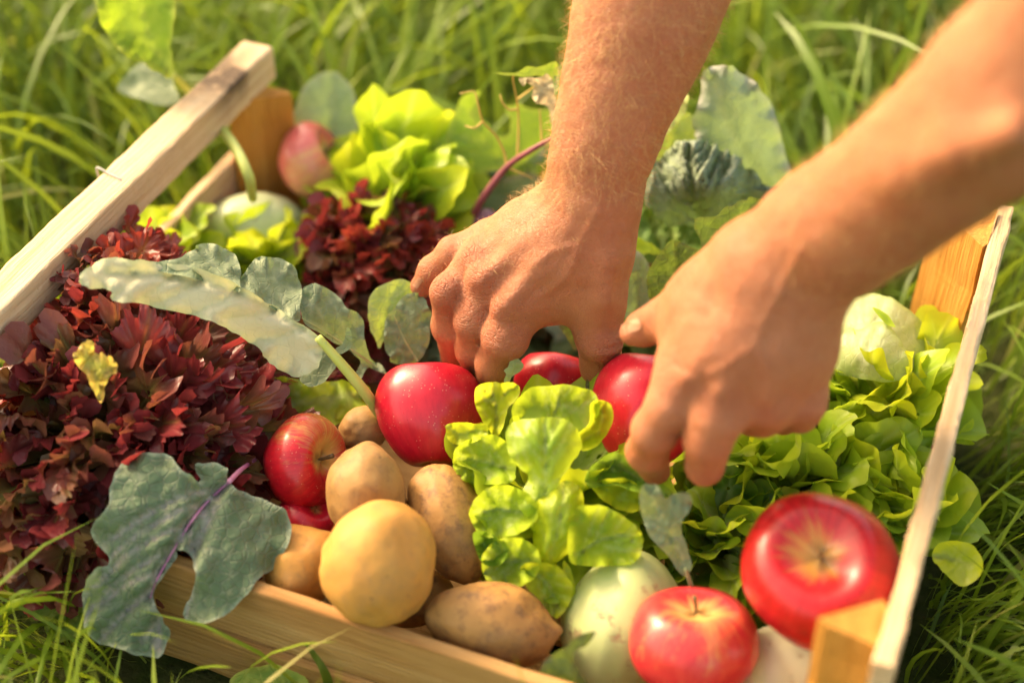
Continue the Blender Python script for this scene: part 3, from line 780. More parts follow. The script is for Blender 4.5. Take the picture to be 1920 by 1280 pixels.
# second kale leaf
t = leaf_thing('kale_leaf', 725, 700, .11, 'smaller grey green kale leaf with curled base left of the crimson apple', 'kale leaf')
poly_leaf('blade', [(566, 542), (590, 532), (618, 542), (640, 562), (652, 578), (672, 588), (682, 604), (684, 640), (694, 668), (712, 682), (724, 700), (706, 692), (690, 690), (672, 716), (664, 702), (676, 680), (660, 662), (630, 645), (600, 628), (570, 606), (562, 575)],
          .14, (0, 0), M['kale'], t, 7, ruf=(.002, 7), serr=2, mid=[(724, 700), (660, 656), (610, 622), (566, 596)], midw=4, midmat=M['vein_g'], side=4, seed=12,
          anchors=[(566, 545, .172), (640, 565, .158), (684, 620, .138), (725, 700, .110), (570, 604, .160), (672, 712, .110)])
poly_leaf('curl', [(632, 650), (645, 640), (652, 615), (660, 630), (656, 652), (640, 664), (626, 660)], .150, (0, -.03), M['kale'], t, 5, seed=13, serr=.8)

# two upright leaves in front of the fingers
t = leaf_thing('kale_leaf', 720, 640, .10, 'upright light green leaf in front of the small red lettuce', 'kale leaf')
poly_leaf('blade', [(690, 572), (702, 545), (728, 528), (752, 522), (775, 536), (770, 560), (745, 590), (726, 622), (712, 652), (700, 630), (692, 600)], .14, (0, -.032), M['kale_l'], t, 7, mid=[(716, 645), (722, 590), (745, 535)], midw=3, seed=14, serr=2.2, side=4)
t = leaf_thing('kale_leaf', 780, 675, .10, 'upright grey leaf with scalloped edge touching the crimson apple', 'kale leaf')
poly_leaf('blade', [(778, 548), (800, 568), (808, 600), (804, 640), (792, 668), (768, 684), (740, 682), (726, 664), (718, 628), (726, 596), (748, 566)], .13, (.004, -.036), M['kale'], t, 7, mid=[(784, 678), (758, 635), (738, 590)], midw=3, midmat=M['vein_g'], seed=15, serr=2.5, side=4, ruf=(.002, 8))

# kohlrabi K1's long stalk and leaf reaching out behind the rail
stalk('stalk', [(474, 372, .135), (466, 330, .165), (440, 275, .172), (404, 228, .165), (360, 180, .165), (322, 138, .190)], [9, 10, 10, 9, 8, 6], M['stalk'], K1)
poly_leaf('leaf', [(322, 142), (300, 135), (262, 118), (225, 100), (196, 62), (184, 18), (178, -40), (230, -70), (290, -60), (322, -10), (328, 50), (322, 100)], .24, (0, -.035), M['kale_b'], K1, 10,
          mid=[(322, 140), (290, 85), (268, 20), (255, -50)], midw=6, side=5, seed=16, serr=4, ruf=(.004, 7), cup=.01)
poly_leaf('leaf', [(322, 150), (300, 120), (265, 118), (235, 140), (218, 165), (245, 180), (300, 196), (335, 190)], .17, (0, -.02), M['kale'], K1, 10, seed=17, serr=3, mid=[(325, 160), (270, 150), (225, 165)], midw=4)

# leaves at the far side
t = leaf_thing('kale_leaf', 610, 245, .09, 'pale grey green leaf behind the far pink apple', 'kale leaf')
poly_leaf('blade', [(548, 236), (556, 196), (574, 160), (606, 134), (640, 140), (664, 168), (670, 212), (666, 248), (610, 262), (560, 258)], .15, (.003, -.040), M['cab_grey'], t, 9, mid=[(612, 258), (620, 200), (618, 140)], midw=4, seed=18, serr=2)
t = leaf_thing('cabbage_leaf', 1420, 350, .08, 'tall grey green cabbage leaf with whitish purple edge at the far side', 'cabbage leaf')
poly_leaf('blade', [(1318, 140), (1332, 126), (1358, 124), (1388, 136), (1424, 168), (1448, 206), (1462, 246), (1472, 292), (1488, 340), (1486, 372), (1430, 380), (1360, 352), (1318, 312), (1302, 262), (1300, 232), (1312, 190)],
          .19, (-.002, -.043), M['cab_grey'], t, 10, mid=[(1440, 375), (1400, 300), (1360, 220), (1335, 140)], midw=5, side=6, seed=19, serr=3, ruf=(.003, 9), rimw=11, cup=-.008, crinkle=.001)
t = leaf_thing('cabbage_leaf', 1260, 280, .10, 'light green curled cabbage leaf with a white fold right of the arm', 'cabbage leaf')
poly_leaf('blade', [(1205, 290), (1220, 258), (1246, 226), (1290, 214), (1312, 228), (1326, 272), (1318, 300), (1260, 306)], .18, (0, -.035), M['kale_l'], t, 9, seed=20, serr=2, mid=[(1265, 300), (1262, 250), (1275, 215)], midw=3)
poly_leaf('fold', [(1212, 272), (1232, 236), (1262, 200), (1276, 174), (1290, 182), (1284, 212), (1262, 238), (1240, 262), (1222, 278)], .20, (.01, -.035), M['cab_pale'], t, 8, seed=21, serr=1.5, ruf=(.002, 4))

# savoy cabbage
t = leaf_thing('savoy_cabbage', 1300, 440, .05, 'savoy cabbage with blistered blue green outer leaf behind the wrists', 'cabbage')
poly_leaf('outer_leaf', [(1205, 378), (1218, 334), (1242, 296), (1272, 272), (1316, 268), (1360, 290), (1402, 328), (1436, 352), (1462, 380), (1430, 410), (1370, 424), (1300, 432), (1240, 420)], .17, (0, 0), M['savoy'], t, 4.2, seed=22, serr=2.5,
          anchors=[(1214, 372, .150), (1274, 284, .192), (1350, 304, .188), (1450, 380, .150), (1310, 350, .185), (1300, 430, .120), (1400, 420, .120)], mid=[(1310, 432), (1300, 360), (1290, 285)], midw=4, side=7, crinkle=.0075, sidew=4, vdepth=.0016)
poly_leaf('inner_leaf', [(1166, 392), (1210, 376), (1270, 400), (1330, 425), (1400, 420), (1420, 470), (1330, 500), (1240, 500), (1170, 480)], .11, (0, -.02), M['savoy_g'], t, 5, seed=23, serr=3, crinkle=.007, mid=[(1250, 500), (1260, 440), (1230, 390)], midw=4, side=6)
poly_leaf('inner_leaf', [(1160, 452), (1190, 448), (1222, 458), (1240, 476), (1224, 484), (1196, 476), (1170, 478)], .135, (0, -.03), M['lettuce'], t, 5, seed=24, serr=3, crinkle=.003)
poly_leaf('inner_leaf', [(1180, 350), (1230, 320), (1260, 340), (1260, 400), (1190, 420), (1165, 390)], .115, (0, -.03), M['savoy_g'], t, 6, seed=25, serr=3, crinkle=.006)

t = leaf_thing('cabbage_leaf', 1400, 470, .10, 'dark cabbage leaf with torn straight edge half behind the nearer arm', 'cabbage leaf')
poly_leaf('blade', [(1302, 412), (1342, 406), (1352, 396), (1386, 380), (1412, 370), (1446, 382), (1470, 420), (1430, 480), (1370, 520), (1330, 500), (1312, 452)], .17, (-.004, -.036), M['cab_dark'], t, 7, mid=[(1372, 515), (1385, 440), (1412, 378)], midw=3, side=6, seed=26, serr=2.5, rimw=5, sidew=2)
t = leaf_thing('cabbage_leaf', 1260, 570, .09, 'dark rounded cabbage leaf between the two hands', 'cabbage leaf')
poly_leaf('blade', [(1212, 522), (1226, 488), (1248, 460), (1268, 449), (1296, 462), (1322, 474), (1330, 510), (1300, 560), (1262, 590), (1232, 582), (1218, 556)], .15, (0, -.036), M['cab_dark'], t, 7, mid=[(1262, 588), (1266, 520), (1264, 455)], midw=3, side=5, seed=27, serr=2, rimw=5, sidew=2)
t = leaf_thing('cabbage_leaf', 1190, 590, .08, 'silvery grey cabbage leaf right beside the thumb', 'cabbage leaf')
poly_leaf('blade', [(1150, 476), (1184, 466), (1212, 486), (1222, 530), (1228, 572), (1200, 590), (1150, 594), (1140, 540)], .135, (0, -.032), M['cab_grey'], t, 7, mid=[(1190, 592), (1196, 540), (1180, 480)], midw=3, side=5, seed=28, serr=1.5, sidew=2)
poly_leaf('fold', [(1150, 590), (1200, 586), (1228, 592), (1232, 630), (1190, 648), (1150, 640)], .105, (0, -.03), M['cab_dark'], t, 8, seed=29)
t = leaf_thing('leaf', 1120, 715, .10, 'tiny dark green leaf tucked between thumb and apples', 'leaf')
poly_leaf('blade', [(1098, 718), (1108, 700), (1130, 690), (1146, 692), (1130, 712), (1112, 728), (1100, 732)], .128, (0, -.02), M['cab_dark'], t, 5, seed=30, serr=.8)
t = leaf_thing('leaf', 955, 715, .12, 'tiny green sprout leaf beside the index fingertip', 'leaf')
poly_leaf('blade', [(944, 716), (948, 702), (944, 694), (952, 690), (958, 676), (970, 672), (982, 684), (974, 698), (960, 706), (954, 718)], .150, (0, -.03), M['kale_l'], t, 4, seed=31, serr=.8)
t = leaf_thing('leaf', 1090, 640, .09, 'small olive leaf in the dark gap inside the grip', 'leaf')
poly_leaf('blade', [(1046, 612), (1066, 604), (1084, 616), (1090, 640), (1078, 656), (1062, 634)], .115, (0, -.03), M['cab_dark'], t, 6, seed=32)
t = leaf_thing('kale_leaf', 1250, 1050, .09, 'notched blue grey leaf below the fingertips of the nearer hand', 'kale leaf')
poly_leaf('blade', [(1200, 918), (1212, 908), (1230, 910), (1248, 936), (1262, 926), (1288, 924), (1298, 944), (1288, 964), (1276, 984), (1288, 1020), (1298, 1064), (1280, 1080), (1248, 1036), (1216, 1000), (1204, 968)], .135, (.002, -.036), M['kale'], t, 7, mid=[(1290, 1070), (1262, 1000), (1222, 930)], midw=3, seed=33, serr=1.5, ruf=(.002, 6))
stalk('stalk', [(1285, 1065, .105), (1300, 1110, .085), (1310, 1150, .07)], [4, 5, 6], M['vein_g'], t)
t = leaf_thing('kale_leaf', 1085, 1280, .06, 'dark green leaf in the front between knobbly potato and kohlrabi', 'kale leaf')
poly_leaf('blade', [(1006, 1268), (1030, 1232), (1060, 1212), (1088, 1192), (1114, 1184), (1100, 1208), (1078, 1226), (1092, 1262), (1110, 1300), (1050, 1310), (1010, 1300)], .088, (0, -.03), M['cab_dark'], t, 7, mid=[(1085, 1300), (1070, 1250), (1050, 1225)], midw=3, seed=34, serr=2)
t = leaf_thing('lettuce_leaf', 560, 770, .08, 'shaded green lettuce leaf behind the striped apple', 'lettuce leaf')
poly_leaf('blade', [(500, 720), (540, 705), (600, 712), (660, 716), (694, 728), (690, 760), (640, 790), (560, 800), (510, 790)], .092, (0, -.025), M['lettuce'], t, 8, seed=35, serr=3, ruf=(.004, 8), mid=[(690, 735), (600, 750), (530, 760)], midw=5, side=4)
t = leaf_thing('cabbage_leaf', 470, 830, .06, 'dark grey leaf low between the red lettuce and the striped apple', 'cabbage leaf')
poly_leaf('blade', [(440, 790), (480, 770), (540, 800), (520, 870), (470, 880), (436, 850)], .075, (0, -.02), M['savoy'], t, 9, seed=36, serr=2)

# purple kohlrabi's stalk, eaten leaf with bare veins and a dried shred
stalk('stalk', [(890, 400, .125), (905, 372, .140), (948, 316, .165), (992, 284, .185), (1042, 256, .200)], [8, 7, 6, 5.5, 4], M['stalk_pd'], K5)
for pts in ([(951, 314, .166), (945, 285, .175), (928, 252, .19), (905, 228, .205), (895, 190, .22), (888, 172, .225), (862, 176, .225)],
            [(970, 298, .175), (972, 250, .19), (971, 200, .21), (962, 150, .235), (966, 138, .24)],
            [(971, 205, .21), (955, 206, .212), (942, 192, .218), (938, 178, .222)], [(972, 185, .215), (990, 172, .222), (1004, 160, .23)],
            [(1016, 268, .19), (1014, 235, .2), (1012, 205, .21)], [(955, 316, .166), (980, 326, .165), (1000, 336, .16)],
            [(905, 228, .205), (890, 240, .205), (872, 236, .205)]):
    stalk('bare_vein', pts, [2.4, 1.8, 1.2], M['vein_o'], K5, 20)
poly_leaf('leaf', [(840, 290), (842, 230), (868, 178), (900, 170), (898, 200), (915, 232), (948, 256), (958, 230), (945, 205), (968, 196), (990, 200), (1030, 210), (1045, 250), (1000, 286), (960, 312), (900, 330), (860, 320)], .150, (0, -.036), M['kale_b'], K5, 8, seed=40, serr=4, mid=[(950, 312), (900, 250), (880, 190)], midw=3, side=4)
poly_leaf('leaf', [(915, 136), (940, 138), (968, 136), (990, 126), (1016, 124), (1042, 116), (1046, 138), (1036, 142), (1040, 150), (1026, 142), (1000, 142), (960, 142)], .245, (0, -.03), M['kale_b'], K5, 5, seed=41, serr=1.5)
poly_leaf('dried_leaf', [(972, 150), (982, 148), (1002, 150), (1022, 144), (1036, 152), (1038, 172), (1046, 200), (1052, 225), (1048, 252), (1040, 262), (1034, 236), (1028, 206), (1006, 198), (998, 182), (1000, 164), (988, 156), (980, 162)], .225, (0, -.045), M['cab_wht'], K5, 4.5, seed=42, serr=1.2, ruf=(.004, 5), crinkle=.002)
poly_leaf('leaf', [(880, 400), (900, 360), (960, 330), (1010, 330), (1020, 380), (960, 430), (900, 440)], .105, (0, -.02), M['cab_dark'], K5, 9, seed=43)

# pale cabbage head at the far right
def head(u, v, z, rpx, label, mat, seed, nl=7, squash=.85):
    c = P(u, v, z); r = rpx * dep(c) / FPX
    t = thing('white_cabbage', c - [0, 0, r * squash], label, 'cabbage')
    g = np.random.default_rng(seed)
    V = ICO5[0] * r * .90 * [1, 1, squash]; V = V * (1 + .02 * vn(ICO5[0], 2, seed))[:, None]
    mesh('heart', V + c, ICO5[1], mat, t, attrs={'vein': np.zeros(len(V))})
    for i in range(nl):
        az = i * 2.4 + g.uniform(-.3, .3); el0 = -1.35; el1 = g.uniform(.75, 1.25)
        nu, nv = 28, 26
        s, tt = np.meshgrid(np.linspace(-1, 1, nu), np.linspace(0, 1, nv))
        wid = .95 * np.sin(np.clip(.18 + tt * .95, 0, 1) * math.pi) ** .6
        el = el0 + (el1 - el0) * tt - .10 * s ** 2
        rr = r * (.93 + .020 * i / nl + .05 * tt ** 3) * (1 + .012 * np.sin(9 * s + 3 * tt + i))
        aa = az + s * wid * 1.15 / np.maximum(np.cos(el), .45)
        V = np.stack([rr * np.cos(el) * np.cos(aa), rr * np.cos(el) * np.sin(aa), rr * np.sin(el) * squash], -1).reshape(-1, 3)
        ve = np.maximum(np.exp(-(s / .035) ** 2), .7 * np.exp(-((np.abs((tt * 7 - np.abs(s) * 3.2) % 1 - .5)) / .10) ** 2)).ravel()
        V += norm(V.mean(0)) * (-.0012 * ve)[:, None] + (vn(V, 60, i) * .0014)[:, None]
        idx = np.arange(nu * nv).reshape(nv, nu)
        F = np.stack([idx[:-1, :-1], idx[:-1, 1:], idx[1:, 1:], idx[1:, :-1]], -1).reshape(-1, 4)
        ed = np.minimum(1 - np.abs(s), 1 - tt).ravel()
        mesh('leaf', V + c, F, mat, t, uv=np.c_[s.ravel() * .5 + .5, tt.ravel()], attrs={'vein': ve, 'rim': np.exp(-(ed / .05) ** 2)})
    return t
HC = head(1650, 665, .076, 104, 'round white cabbage with pale veined leaves by the far right corner', M['cab_pale'], 5, 9)
poly_leaf('leaf', [(1552, 640), (1562, 600), (1585, 566), (1622, 549), (1662, 555), (1706, 580), (1736, 620), (1750, 672), (1735, 705), (1700, 680), (1650, 660), (1600, 650)], .135, (0, 0), M['cab_pale'], HC, 7, seed=81, serr=2, mid=[(1600, 690), (1640, 620), (1660, 556)], midw=4, side=6,
          anchors=[(1560, 610, .128), (1622, 552, .142), (1700, 580, .138), (1748, 670, .115), (1640, 640, .140), (1560, 650, .12)], ruf=(.001, 4), sidew=2.2, rimw=4, vdepth=.0007, bumps=(.0006, 50))
poly_leaf('leaf', [(1545, 650), (1572, 628), (1612, 616), (1655, 604), (1682, 626), (1700, 660), (1708, 700), (1660, 716), (1590, 706), (1550, 690)], .142, (0, 0), M['cab_pale'], HC, 7, seed=82, serr=2, mid=[(1600, 715), (1625, 660), (1652, 608)], midw=4, side=5,
          anchors=[(1550, 660, .125), (1655, 606, .150), (1700, 670, .138), (1620, 680, .140), (1600, 710, .118)], ruf=(.001, 4), sidew=2.2, rimw=4, vdepth=.0007, bumps=(.0006, 50))
poly_leaf('leaf', [(1636, 578), (1650, 582), (1668, 594), (1680, 612), (1668, 610), (1650, 596)], .153, (0, -.01), M['lettuce'], HC, 5, seed=83, serr=.8)
# ------------------------------------------------------------------ lettuces
def ruffle_leaf(name, base, dirv, nrm, L, Wd, mat, parent, bend=.6, cup=.15, ruf=((4, .010, 2.0),), nu=36, nv=16, seed=0, fan=1.45, curl=0., edge_noise=.0, rnd=.62, frill=False, spoon=False):
    """a leaf that fans out from its base: dirv along the rib, nrm its upper face; ruffles grow towards the margin"""
    g = np.random.default_rng(seed)
    d = norm(dirv); n = norm(np.asarray(nrm) - d * (np.asarray(nrm) @ d)); t = np.cross(d, n)
    s, v = np.meshgrid(np.linspace(-1, 1, nu), np.linspace(0, 1, nv) ** (.6 if frill else 1.))
    sw = s + .10 * np.sin(3.1 * s + g.uniform(0, 6)) + .05 * np.sin(7.3 * s + g.uniform(0, 6))
    lob = 1 + .06 * np.sin(5 * sw + g.uniform(0, 6)) + .035 * np.sin(11 * sw + g.uniform(0, 6))
    ang = sw * fan * (.30 + .70 * v ** .7)
    rho = lob * (rnd + (1 - rnd) * np.cos(ang)) * v
    xs = Wd * rho * np.sin(ang) * 1.25
    al = rho * np.cos(ang)
    if spoon:
        vv = np.sin(v * math.pi / 2) ** .9
        k0 = np.clip(vv / .52, 0, 1); k0 = k0 * k0 * (3 - 2 * k0)
        hw = (.30 + .70 * k0) * np.clip(1 - (np.clip(vv - .50, 0, 1) / .502) ** 3.2, 0, 1) ** .5
        hw = hw * (1 + .08 * np.sin(9 * vv + g.uniform(0, 6)))
        xs = Wd * s * hw; al = vv * (1 - (.14 * s ** 2 + .07 * np.cos(6.0 * s + g.uniform(0, 6))) * vv ** 3); v = np.clip(np.maximum(np.abs(s) ** 2 * k0, np.clip((vv - .45) / .55, 0, 1)) , 0, 1) * .55 + vv * .45
    bd = bend if abs(bend) > 1e-3 else 1e-3
    a = L * np.sin(bd * al) / bd; h = -L * (1 - np.cos(bd * al)) / bd
    h = h + cup * Wd * s ** 2 * v
    if frill:
        lobn = 1 + .10 * np.sin(31 * sw + g.uniform(0, 6)) * v ** 3 + .08 * np.sin(67 * sw + g.uniform(0, 6)) * v ** 4; a = a * lobn
    if not frill:                                    # puffy blade, margin rolling over
        h = h + L * .10 * np.sin(math.pi * v) * (1 - .7 * s ** 2) - (L * .05 if spoon else L * .16) * np.clip(v - .62, 0, 1) ** 1.5 * 3 * (.4 + np.sin(2.1 * s + g.uniform(0, 6)))
    if spoon: ruf = [(fr, amp * Wd, pw) for fr, amp, pw in ((1.4, .20, 1.4), (3.2, .14, 1.6), (7., .04, 2.0))]
    for (fr, amp, pw) in ruf:
        p0 = g.uniform(0, 6.28); p1 = g.uniform(0, 6.28)
        am = amp * (1 + .45 * np.sin(2.3 * s + p1)) * v ** pw
        w_ = fr * math.pi * (sw + .06 * np.sin(5.7 * s + p1)) + p0 + 1.1 * v * np.sin(3 * s + p1)
        h = h + am * np.sin(w_)
        if frill:
            a = a + am * .9 * np.cos(w_); xs = xs + am * .6 * np.sin(2 * w_ + p1)
    if curl:
        h = h + curl * L * np.clip(v - .72, 0, 1) ** 1.5 * 4
    V = (base + a[..., None] * d + xs[..., None] * t + h[..., None] * n).reshape(-1, 3)
    V = V + n * (vn(V, 85, seed) * (.0009 if spoon else .0016) * (1 + edge_noise) + (0 if frill else .0018) * vn(V, 38, seed + 1))[:, None]
    idx = np.arange(nu * nv).reshape(nv, nu)
    F = np.stack([idx[:-1, :-1], idx[:-1, 1:], idx[1:, 1:], idx[1:, :-1]], -1).reshape(-1, 4)
    side = np.abs((np.abs(s) * 2.4 - v * 4.2) % 1 - .5)
    vein = np.maximum(np.exp(-(s * (.4 + v) / .05) ** 2) * (1 - .6 * v), .5 * np.exp(-(side / .07) ** 2) * (1 - v))
    return mesh(name, V, F, mat, parent, uv=np.c_[s.ravel() * .5 + .5, np.clip(v, 0, 1).ravel()], attrs={'vein': vein.ravel()})

def disc_leaf(base, dirv, nrm, L, Wd, mat, parent, bend=.4, cup=.1, seed=0, nf=40, nr=9, frill=False):
    """rounded, softly waved lettuce leaf"""
    g = np.random.default_rng(seed)
    d = norm(dirv); n = norm(np.asarray(nrm) - d * (np.asarray(nrm) @ d)); t = np.cross(d, n)
    ph, r = np.meshgrid(np.linspace(0, 2 * math.pi, nf, endpoint=False), np.linspace(.03, 1, nr) ** .8)
    lob = 1 + r ** 2 * (.05 * np.sin(3 * ph + g.uniform(0, 6)) + .05 * np.sin(5 * ph + g.uniform(0, 6)) + .02 * np.sin(11 * ph + g.uniform(0, 6)))
    cy = np.cos(ph); neck = np.clip(-cy, 0, 1)
    y = L * (.56 + np.where(cy > 0, .46, .58) * r * cy * lob)
    x = Wd * r * np.sin(ph) * lob * (1 - .45 * neck ** 2)
    h = cup * Wd * r ** 2
    for k, am, pw in (((2, .14, 1.5), (5, .20, 2.2), (9, .20, 3.0), (17, .16, 4.0), (29, .09, 5.)) if frill else ((2, .13, 1.6), (3, .16, 1.8), (5, .12, 2.2), (9, .045, 3.))):
        p0, ss = g.uniform(0, 6), g.uniform(.5, 1.3)
        w_ = k * ph + p0 + (.9 * np.sin(2 * ph + p0) if frill else 0)
        h = h + am * Wd * r ** pw * np.sin(w_) * ss * (1 - .6 * neck)
        if frill:
            e_ = am * Wd * r ** pw * .75 * np.cos(w_) * ss; y = y + e_ * cy; x = x + e_ * np.sin(ph)
    h = h - .10 * Wd * np.exp(-(x / (.10 * Wd)) ** 2) * (1.1 - y / L)
    roll = g.uniform(-.5, .25); h = h + roll * Wd * np.clip(r - .6, 0, 1) ** 2 * 4 * np.clip(np.cos(ph - g.uniform(-1.5, 1.5)), 0, 1)
    bd = bend if abs(bend) > 1e-3 else 1e-3
    a = L * np.sin(bd * y / L) / bd; h = h - L * (1 - np.cos(bd * y / L)) / bd
    V = (base + a[..., None] * d + x[..., None] * t + h[..., None] * n).reshape(-1, 3)
    V = V + n * (vn(V, 90, seed) * (.0016 if frill else .0008) + vn(V, 42, seed + 1) * .0014)[:, None]
    idx = np.arange(nf * nr).reshape(nr, nf); nx = np.roll(idx, -1, 1)
    F = np.stack([idx[:-1], nx[:-1], nx[1:], idx[1:]], -1).reshape(-1, 4)
    mid = np.exp(-(x / (.07 * Wd)) ** 2) * (1 - .6 * r * (cy > 0))
    sv = np.abs((np.abs(x / Wd) * 2.2 - y / L * 4.5) % 1 - .5)
    vein = np.maximum(mid, .45 * np.exp(-(sv / .08) ** 2) * (1 - r))
    vv = np.clip(.55 * y / L + .45 * r * (.4 + .6 * (cy > -.5)), 0, 1)
    return mesh('leaf', V, F, mat, parent, uv=np.c_[.5 + .5 * x.ravel() / Wd, vv.ravel()], attrs={'vein': vein.ravel()})

def rosette(name, base, axis, R, n, mats, label, cat, seed, ruf, el=(.1, 1.45), Wf=.62, bend=(.3, .9), nu=30, nv=14, curl=0., cup=.2, lenv=(.8, 1.1), tilt_up=0., fan=1.45, edge_noise=0., mask=None, group=None):
    g = np.random.default_rng(seed)
    t = thing(name, base, label, cat, group)
    ax = norm(axis); e1 = norm(np.cross(ax, [0.3, 1, .2])); e2 = np.cross(ax, e1)
    for i in range(n):
        f = (i + .5) / n
        az = i * 2.39996 + g.normal(0, .18)
        th = el[1] + (el[0] - el[1]) * (1 - f) ** .75 + g.normal(0, .08)      # angle from the axis: outer leaves first
        rad = e1 * math.cos(az) + e2 * math.sin(az)
        d = ax * math.cos(th) + rad * math.sin(th)
        up = ax * math.sin(th) - rad * math.cos(th)                             # upper face looks to the axis
        L = R * g.uniform(*lenv) * (.72 + .28 * f)
        m = mats[int(g.integers(0, len(mats)))]
        b = base + rad * R * .05
        if mask is not None and not mask(b + d * L): continue
        ruffle_leaf('leaf', b, d, up, L, L * Wf * g.uniform(.85, 1.15), m, t, g.uniform(*bend), cup * g.uniform(.5, 1.4), ruf, nu, nv, int(seed * 100 + i), fan, curl, edge_noise)
    return t

LR = ((2.2, .0085, 2.0), (4.6, .0045, 2.2), (9, .0014, 3.0))                                  # soft lettuce ripple
FR = ((4, .0060, 1.4), (13, .0058, 2.6), (31, .0034, 4.0))              # tight frill

# big red lettuce on the left
def lollo_head(u, v, z, R, n, label, seed, mats, nu=104, nv=9, Wf=.185, ruf=FR, squash=(1, 1, 1), up=(0, 0, 1), box=None, name='red_lettuce', group='red frilled lettuces', frill=True, start=.42, fan=1.3, bend=(-.2, .5), cup=(-.2, .2), span=1.25, rnd=.78, lim=.014):
    c = P(u, v, z)
    g = np.random.default_rng(seed)
    t = thing(name, c, label, 'lettuce', group)
    ax = norm(up); e1 = norm(np.cross(ax, [0.2, 1, .1])); e2 = np.cross(ax, e1)
    for i in range(n):
        y = 1 - (i + .5) / n * span
        th = math.acos(max(-1, min(1, y))) + g.normal(0, .07); az = i * 2.39996 + g.normal(0, .15)
        rad = e1 * math.cos(az) + e2 * math.sin(az)
        d = norm((ax * math.cos(th) + rad * math.sin(th)) * squash)
        upv = ax * math.sin(th) - rad * math.cos(th)
        tw = g.uniform(0, 6.28); s_ = np.cross(d, upv); upv = upv * math.cos(tw * .25) + s_ * math.sin(tw * .25)
        sc = np.linalg.norm((ax * math.cos(th) + rad * math.sin(th)) * squash)
        L = R * sc * (g.uniform(.74, 1.08) if frill else g.uniform(.85, 1.1))
        b = c + d * L * start
        m = mats[int(g.integers(0, len(mats)))]
        tu, tv = px_of(c + d * L)
        if (c + d * L)[0] < CR['x0'] + lim or (c + d * L)[0] > CR['x1'] - .010: continue
        if box and not (box[0] < tu[0] < box[2] and box[1] < tv[0] < box[3]) and not (len(box) > 4 and box[4] < tu[0] < box[2] and box[5] < tv[0] < box[3]): continue
        disc_leaf(b, d, upv, L * (1.05 - start), R * Wf * g.uniform(.75, 1.25), m, t, g.uniform(*bend), g.uniform(*cup), seed * 1000 + i, nu, nv, frill)
        continue
        ruffle_leaf('leaf', b, d, upv, L * (1.02 - start), L * Wf * g.uniform(.8, 1.25), m, t, g.uniform(*bend), g.uniform(*cup), ruf, nu, nv, seed * 1000 + i, fan, 0, .8, rnd, frill, not frill)
    return t
LM = [M['lollo'], M['lollo'], M['lollo_b']]
BIG = lollo_head(220, 825, .082, .110, 290, 'big frilly dark red lettuce hanging over the front left of the crate', 3, LM + [M['lollo_b'], M['lollo'], M['lollo_g']], squash=(1.10, 1.05, .86), up=(-.05, -.28, 1), span=1.35)
poly_leaf('yellow_leaf', [(140, 668), (152, 652), (172, 640), (180, 662), (196, 666), (216, 676), (221, 700), (205, 710), (198, 738), (190, 756), (176, 735), (168, 712), (150, 692)], .184, (0, -.028), M['lollo_y'], BIG, 5, seed=77, serr=3, ruf=(.004, 6), crinkle=.003, mid=[(188, 750), (180, 700), (172, 645)], midw=2.5)
# its brighter red upper head against the rail
lollo_head(205, 575, .150, .048, 80, 'bright red frilly lettuce head leaning on the left rail', 4, [M['lollo_r'], M['lollo_r'], M['lollo_b'], M['lollo']], 96, 8, Wf=.27, squash=(.95, 1.5, .95), up=(.1, .1, 1), lim=.026)
lollo_head(85, 655, .128, .054, 80, 'dark red frilly lettuce in the left front corner', 9, [M['lollo'], M['lollo_b'], M['lollo_r']], 96, 8, Wf=.27, squash=(1, 1.2, .9), up=(.1, .1, 1), lim=.026)
lollo_head(440, 700, .070, .060, 80, 'brownish red frilly lettuce under the folded kale leaf', 5, [M['lollo_b'], M['lollo'], M['lollo_g']], 96, 8, Wf=.27, squash=(1.2, 1.0, .8))
lollo_head(705, 492, .088, .055, 100, 'small brown red frilly lettuce in front of the farther hand', 6, [M['lollo_b'], M['lollo'], M['lollo_g'], M['lollo_r']], 96, 8, Wf=.27, squash=(1.1, 1, .98), up=(0, -.1, 1))
lollo_head(640, 650, .035, .052, 50, 'dark red frilly lettuce deep below the small kale leaves', 8, [M['lollo']], 110, 9)

# soft green lettuces
def boxm(x0, y0, x1, y1):
    def f(p):
        u, v = px_of(p); return x0 < u[0] < x1 and y0 < v[0] < y1
    return f
YG = [M['lettuce_y'], M['lettuce'], M['lettuce_y']]
def soft_head(u, v, z, R, n, label, seed, mats, box=None, squash=(1, 1, 1), up=(0, 0, 1), Wf=.36, start=.35, **k):
    t = lollo_head(u, v, z, R, n, label, seed, mats, 40, 9, Wf, LR, squash, up, box, 'green_lettuce', 'soft green lettuces', False, start, 1.5, (-.1, .8), (-.1, .4), **k)
    c = P(u, v, z); g = np.random.default_rng(seed + 50)
    for i in range(18):                                     # inner leaves that close the heart
        az = i * 2.4; th = .2 + 1.2 * i / 18; rad = np.array([math.cos(az), math.sin(az), 0])
        d = norm([0, 0, math.cos(th)] + rad * math.sin(th))
        disc_leaf(c, d, np.array([0, 0, math.sin(th)]) - rad * math.cos(th), R * .84, R * .34, mats[i % len(mats)], t, .3, .2, seed * 77 + i, 30, 7)
    return t
soft_head(748, 420, .080, .096, 84, 'tall yellow green lettuce beside the far pink apple', 11, [M['lettuce'], M['lettuce_y'], M['lettuce']], (680, 150, 870, 415, 605, 345), (1.05, .95, 1.0), (0, .05, 1), .25, .36)
soft_head(505, 500, .065, .060, 44, 'yellow green lettuce behind the folded kale leaf', 12, YG, (390, 400, 605, 560), (1.1, 1, 1.1), (0, 0, 1), .26, .38)
soft_head(305, 480, .085, .045, 26, 'small yellow green lettuce by the left end board', 13, YG, None, (1.1, 1, 1.0), (0, 0, 1), .30, .38)
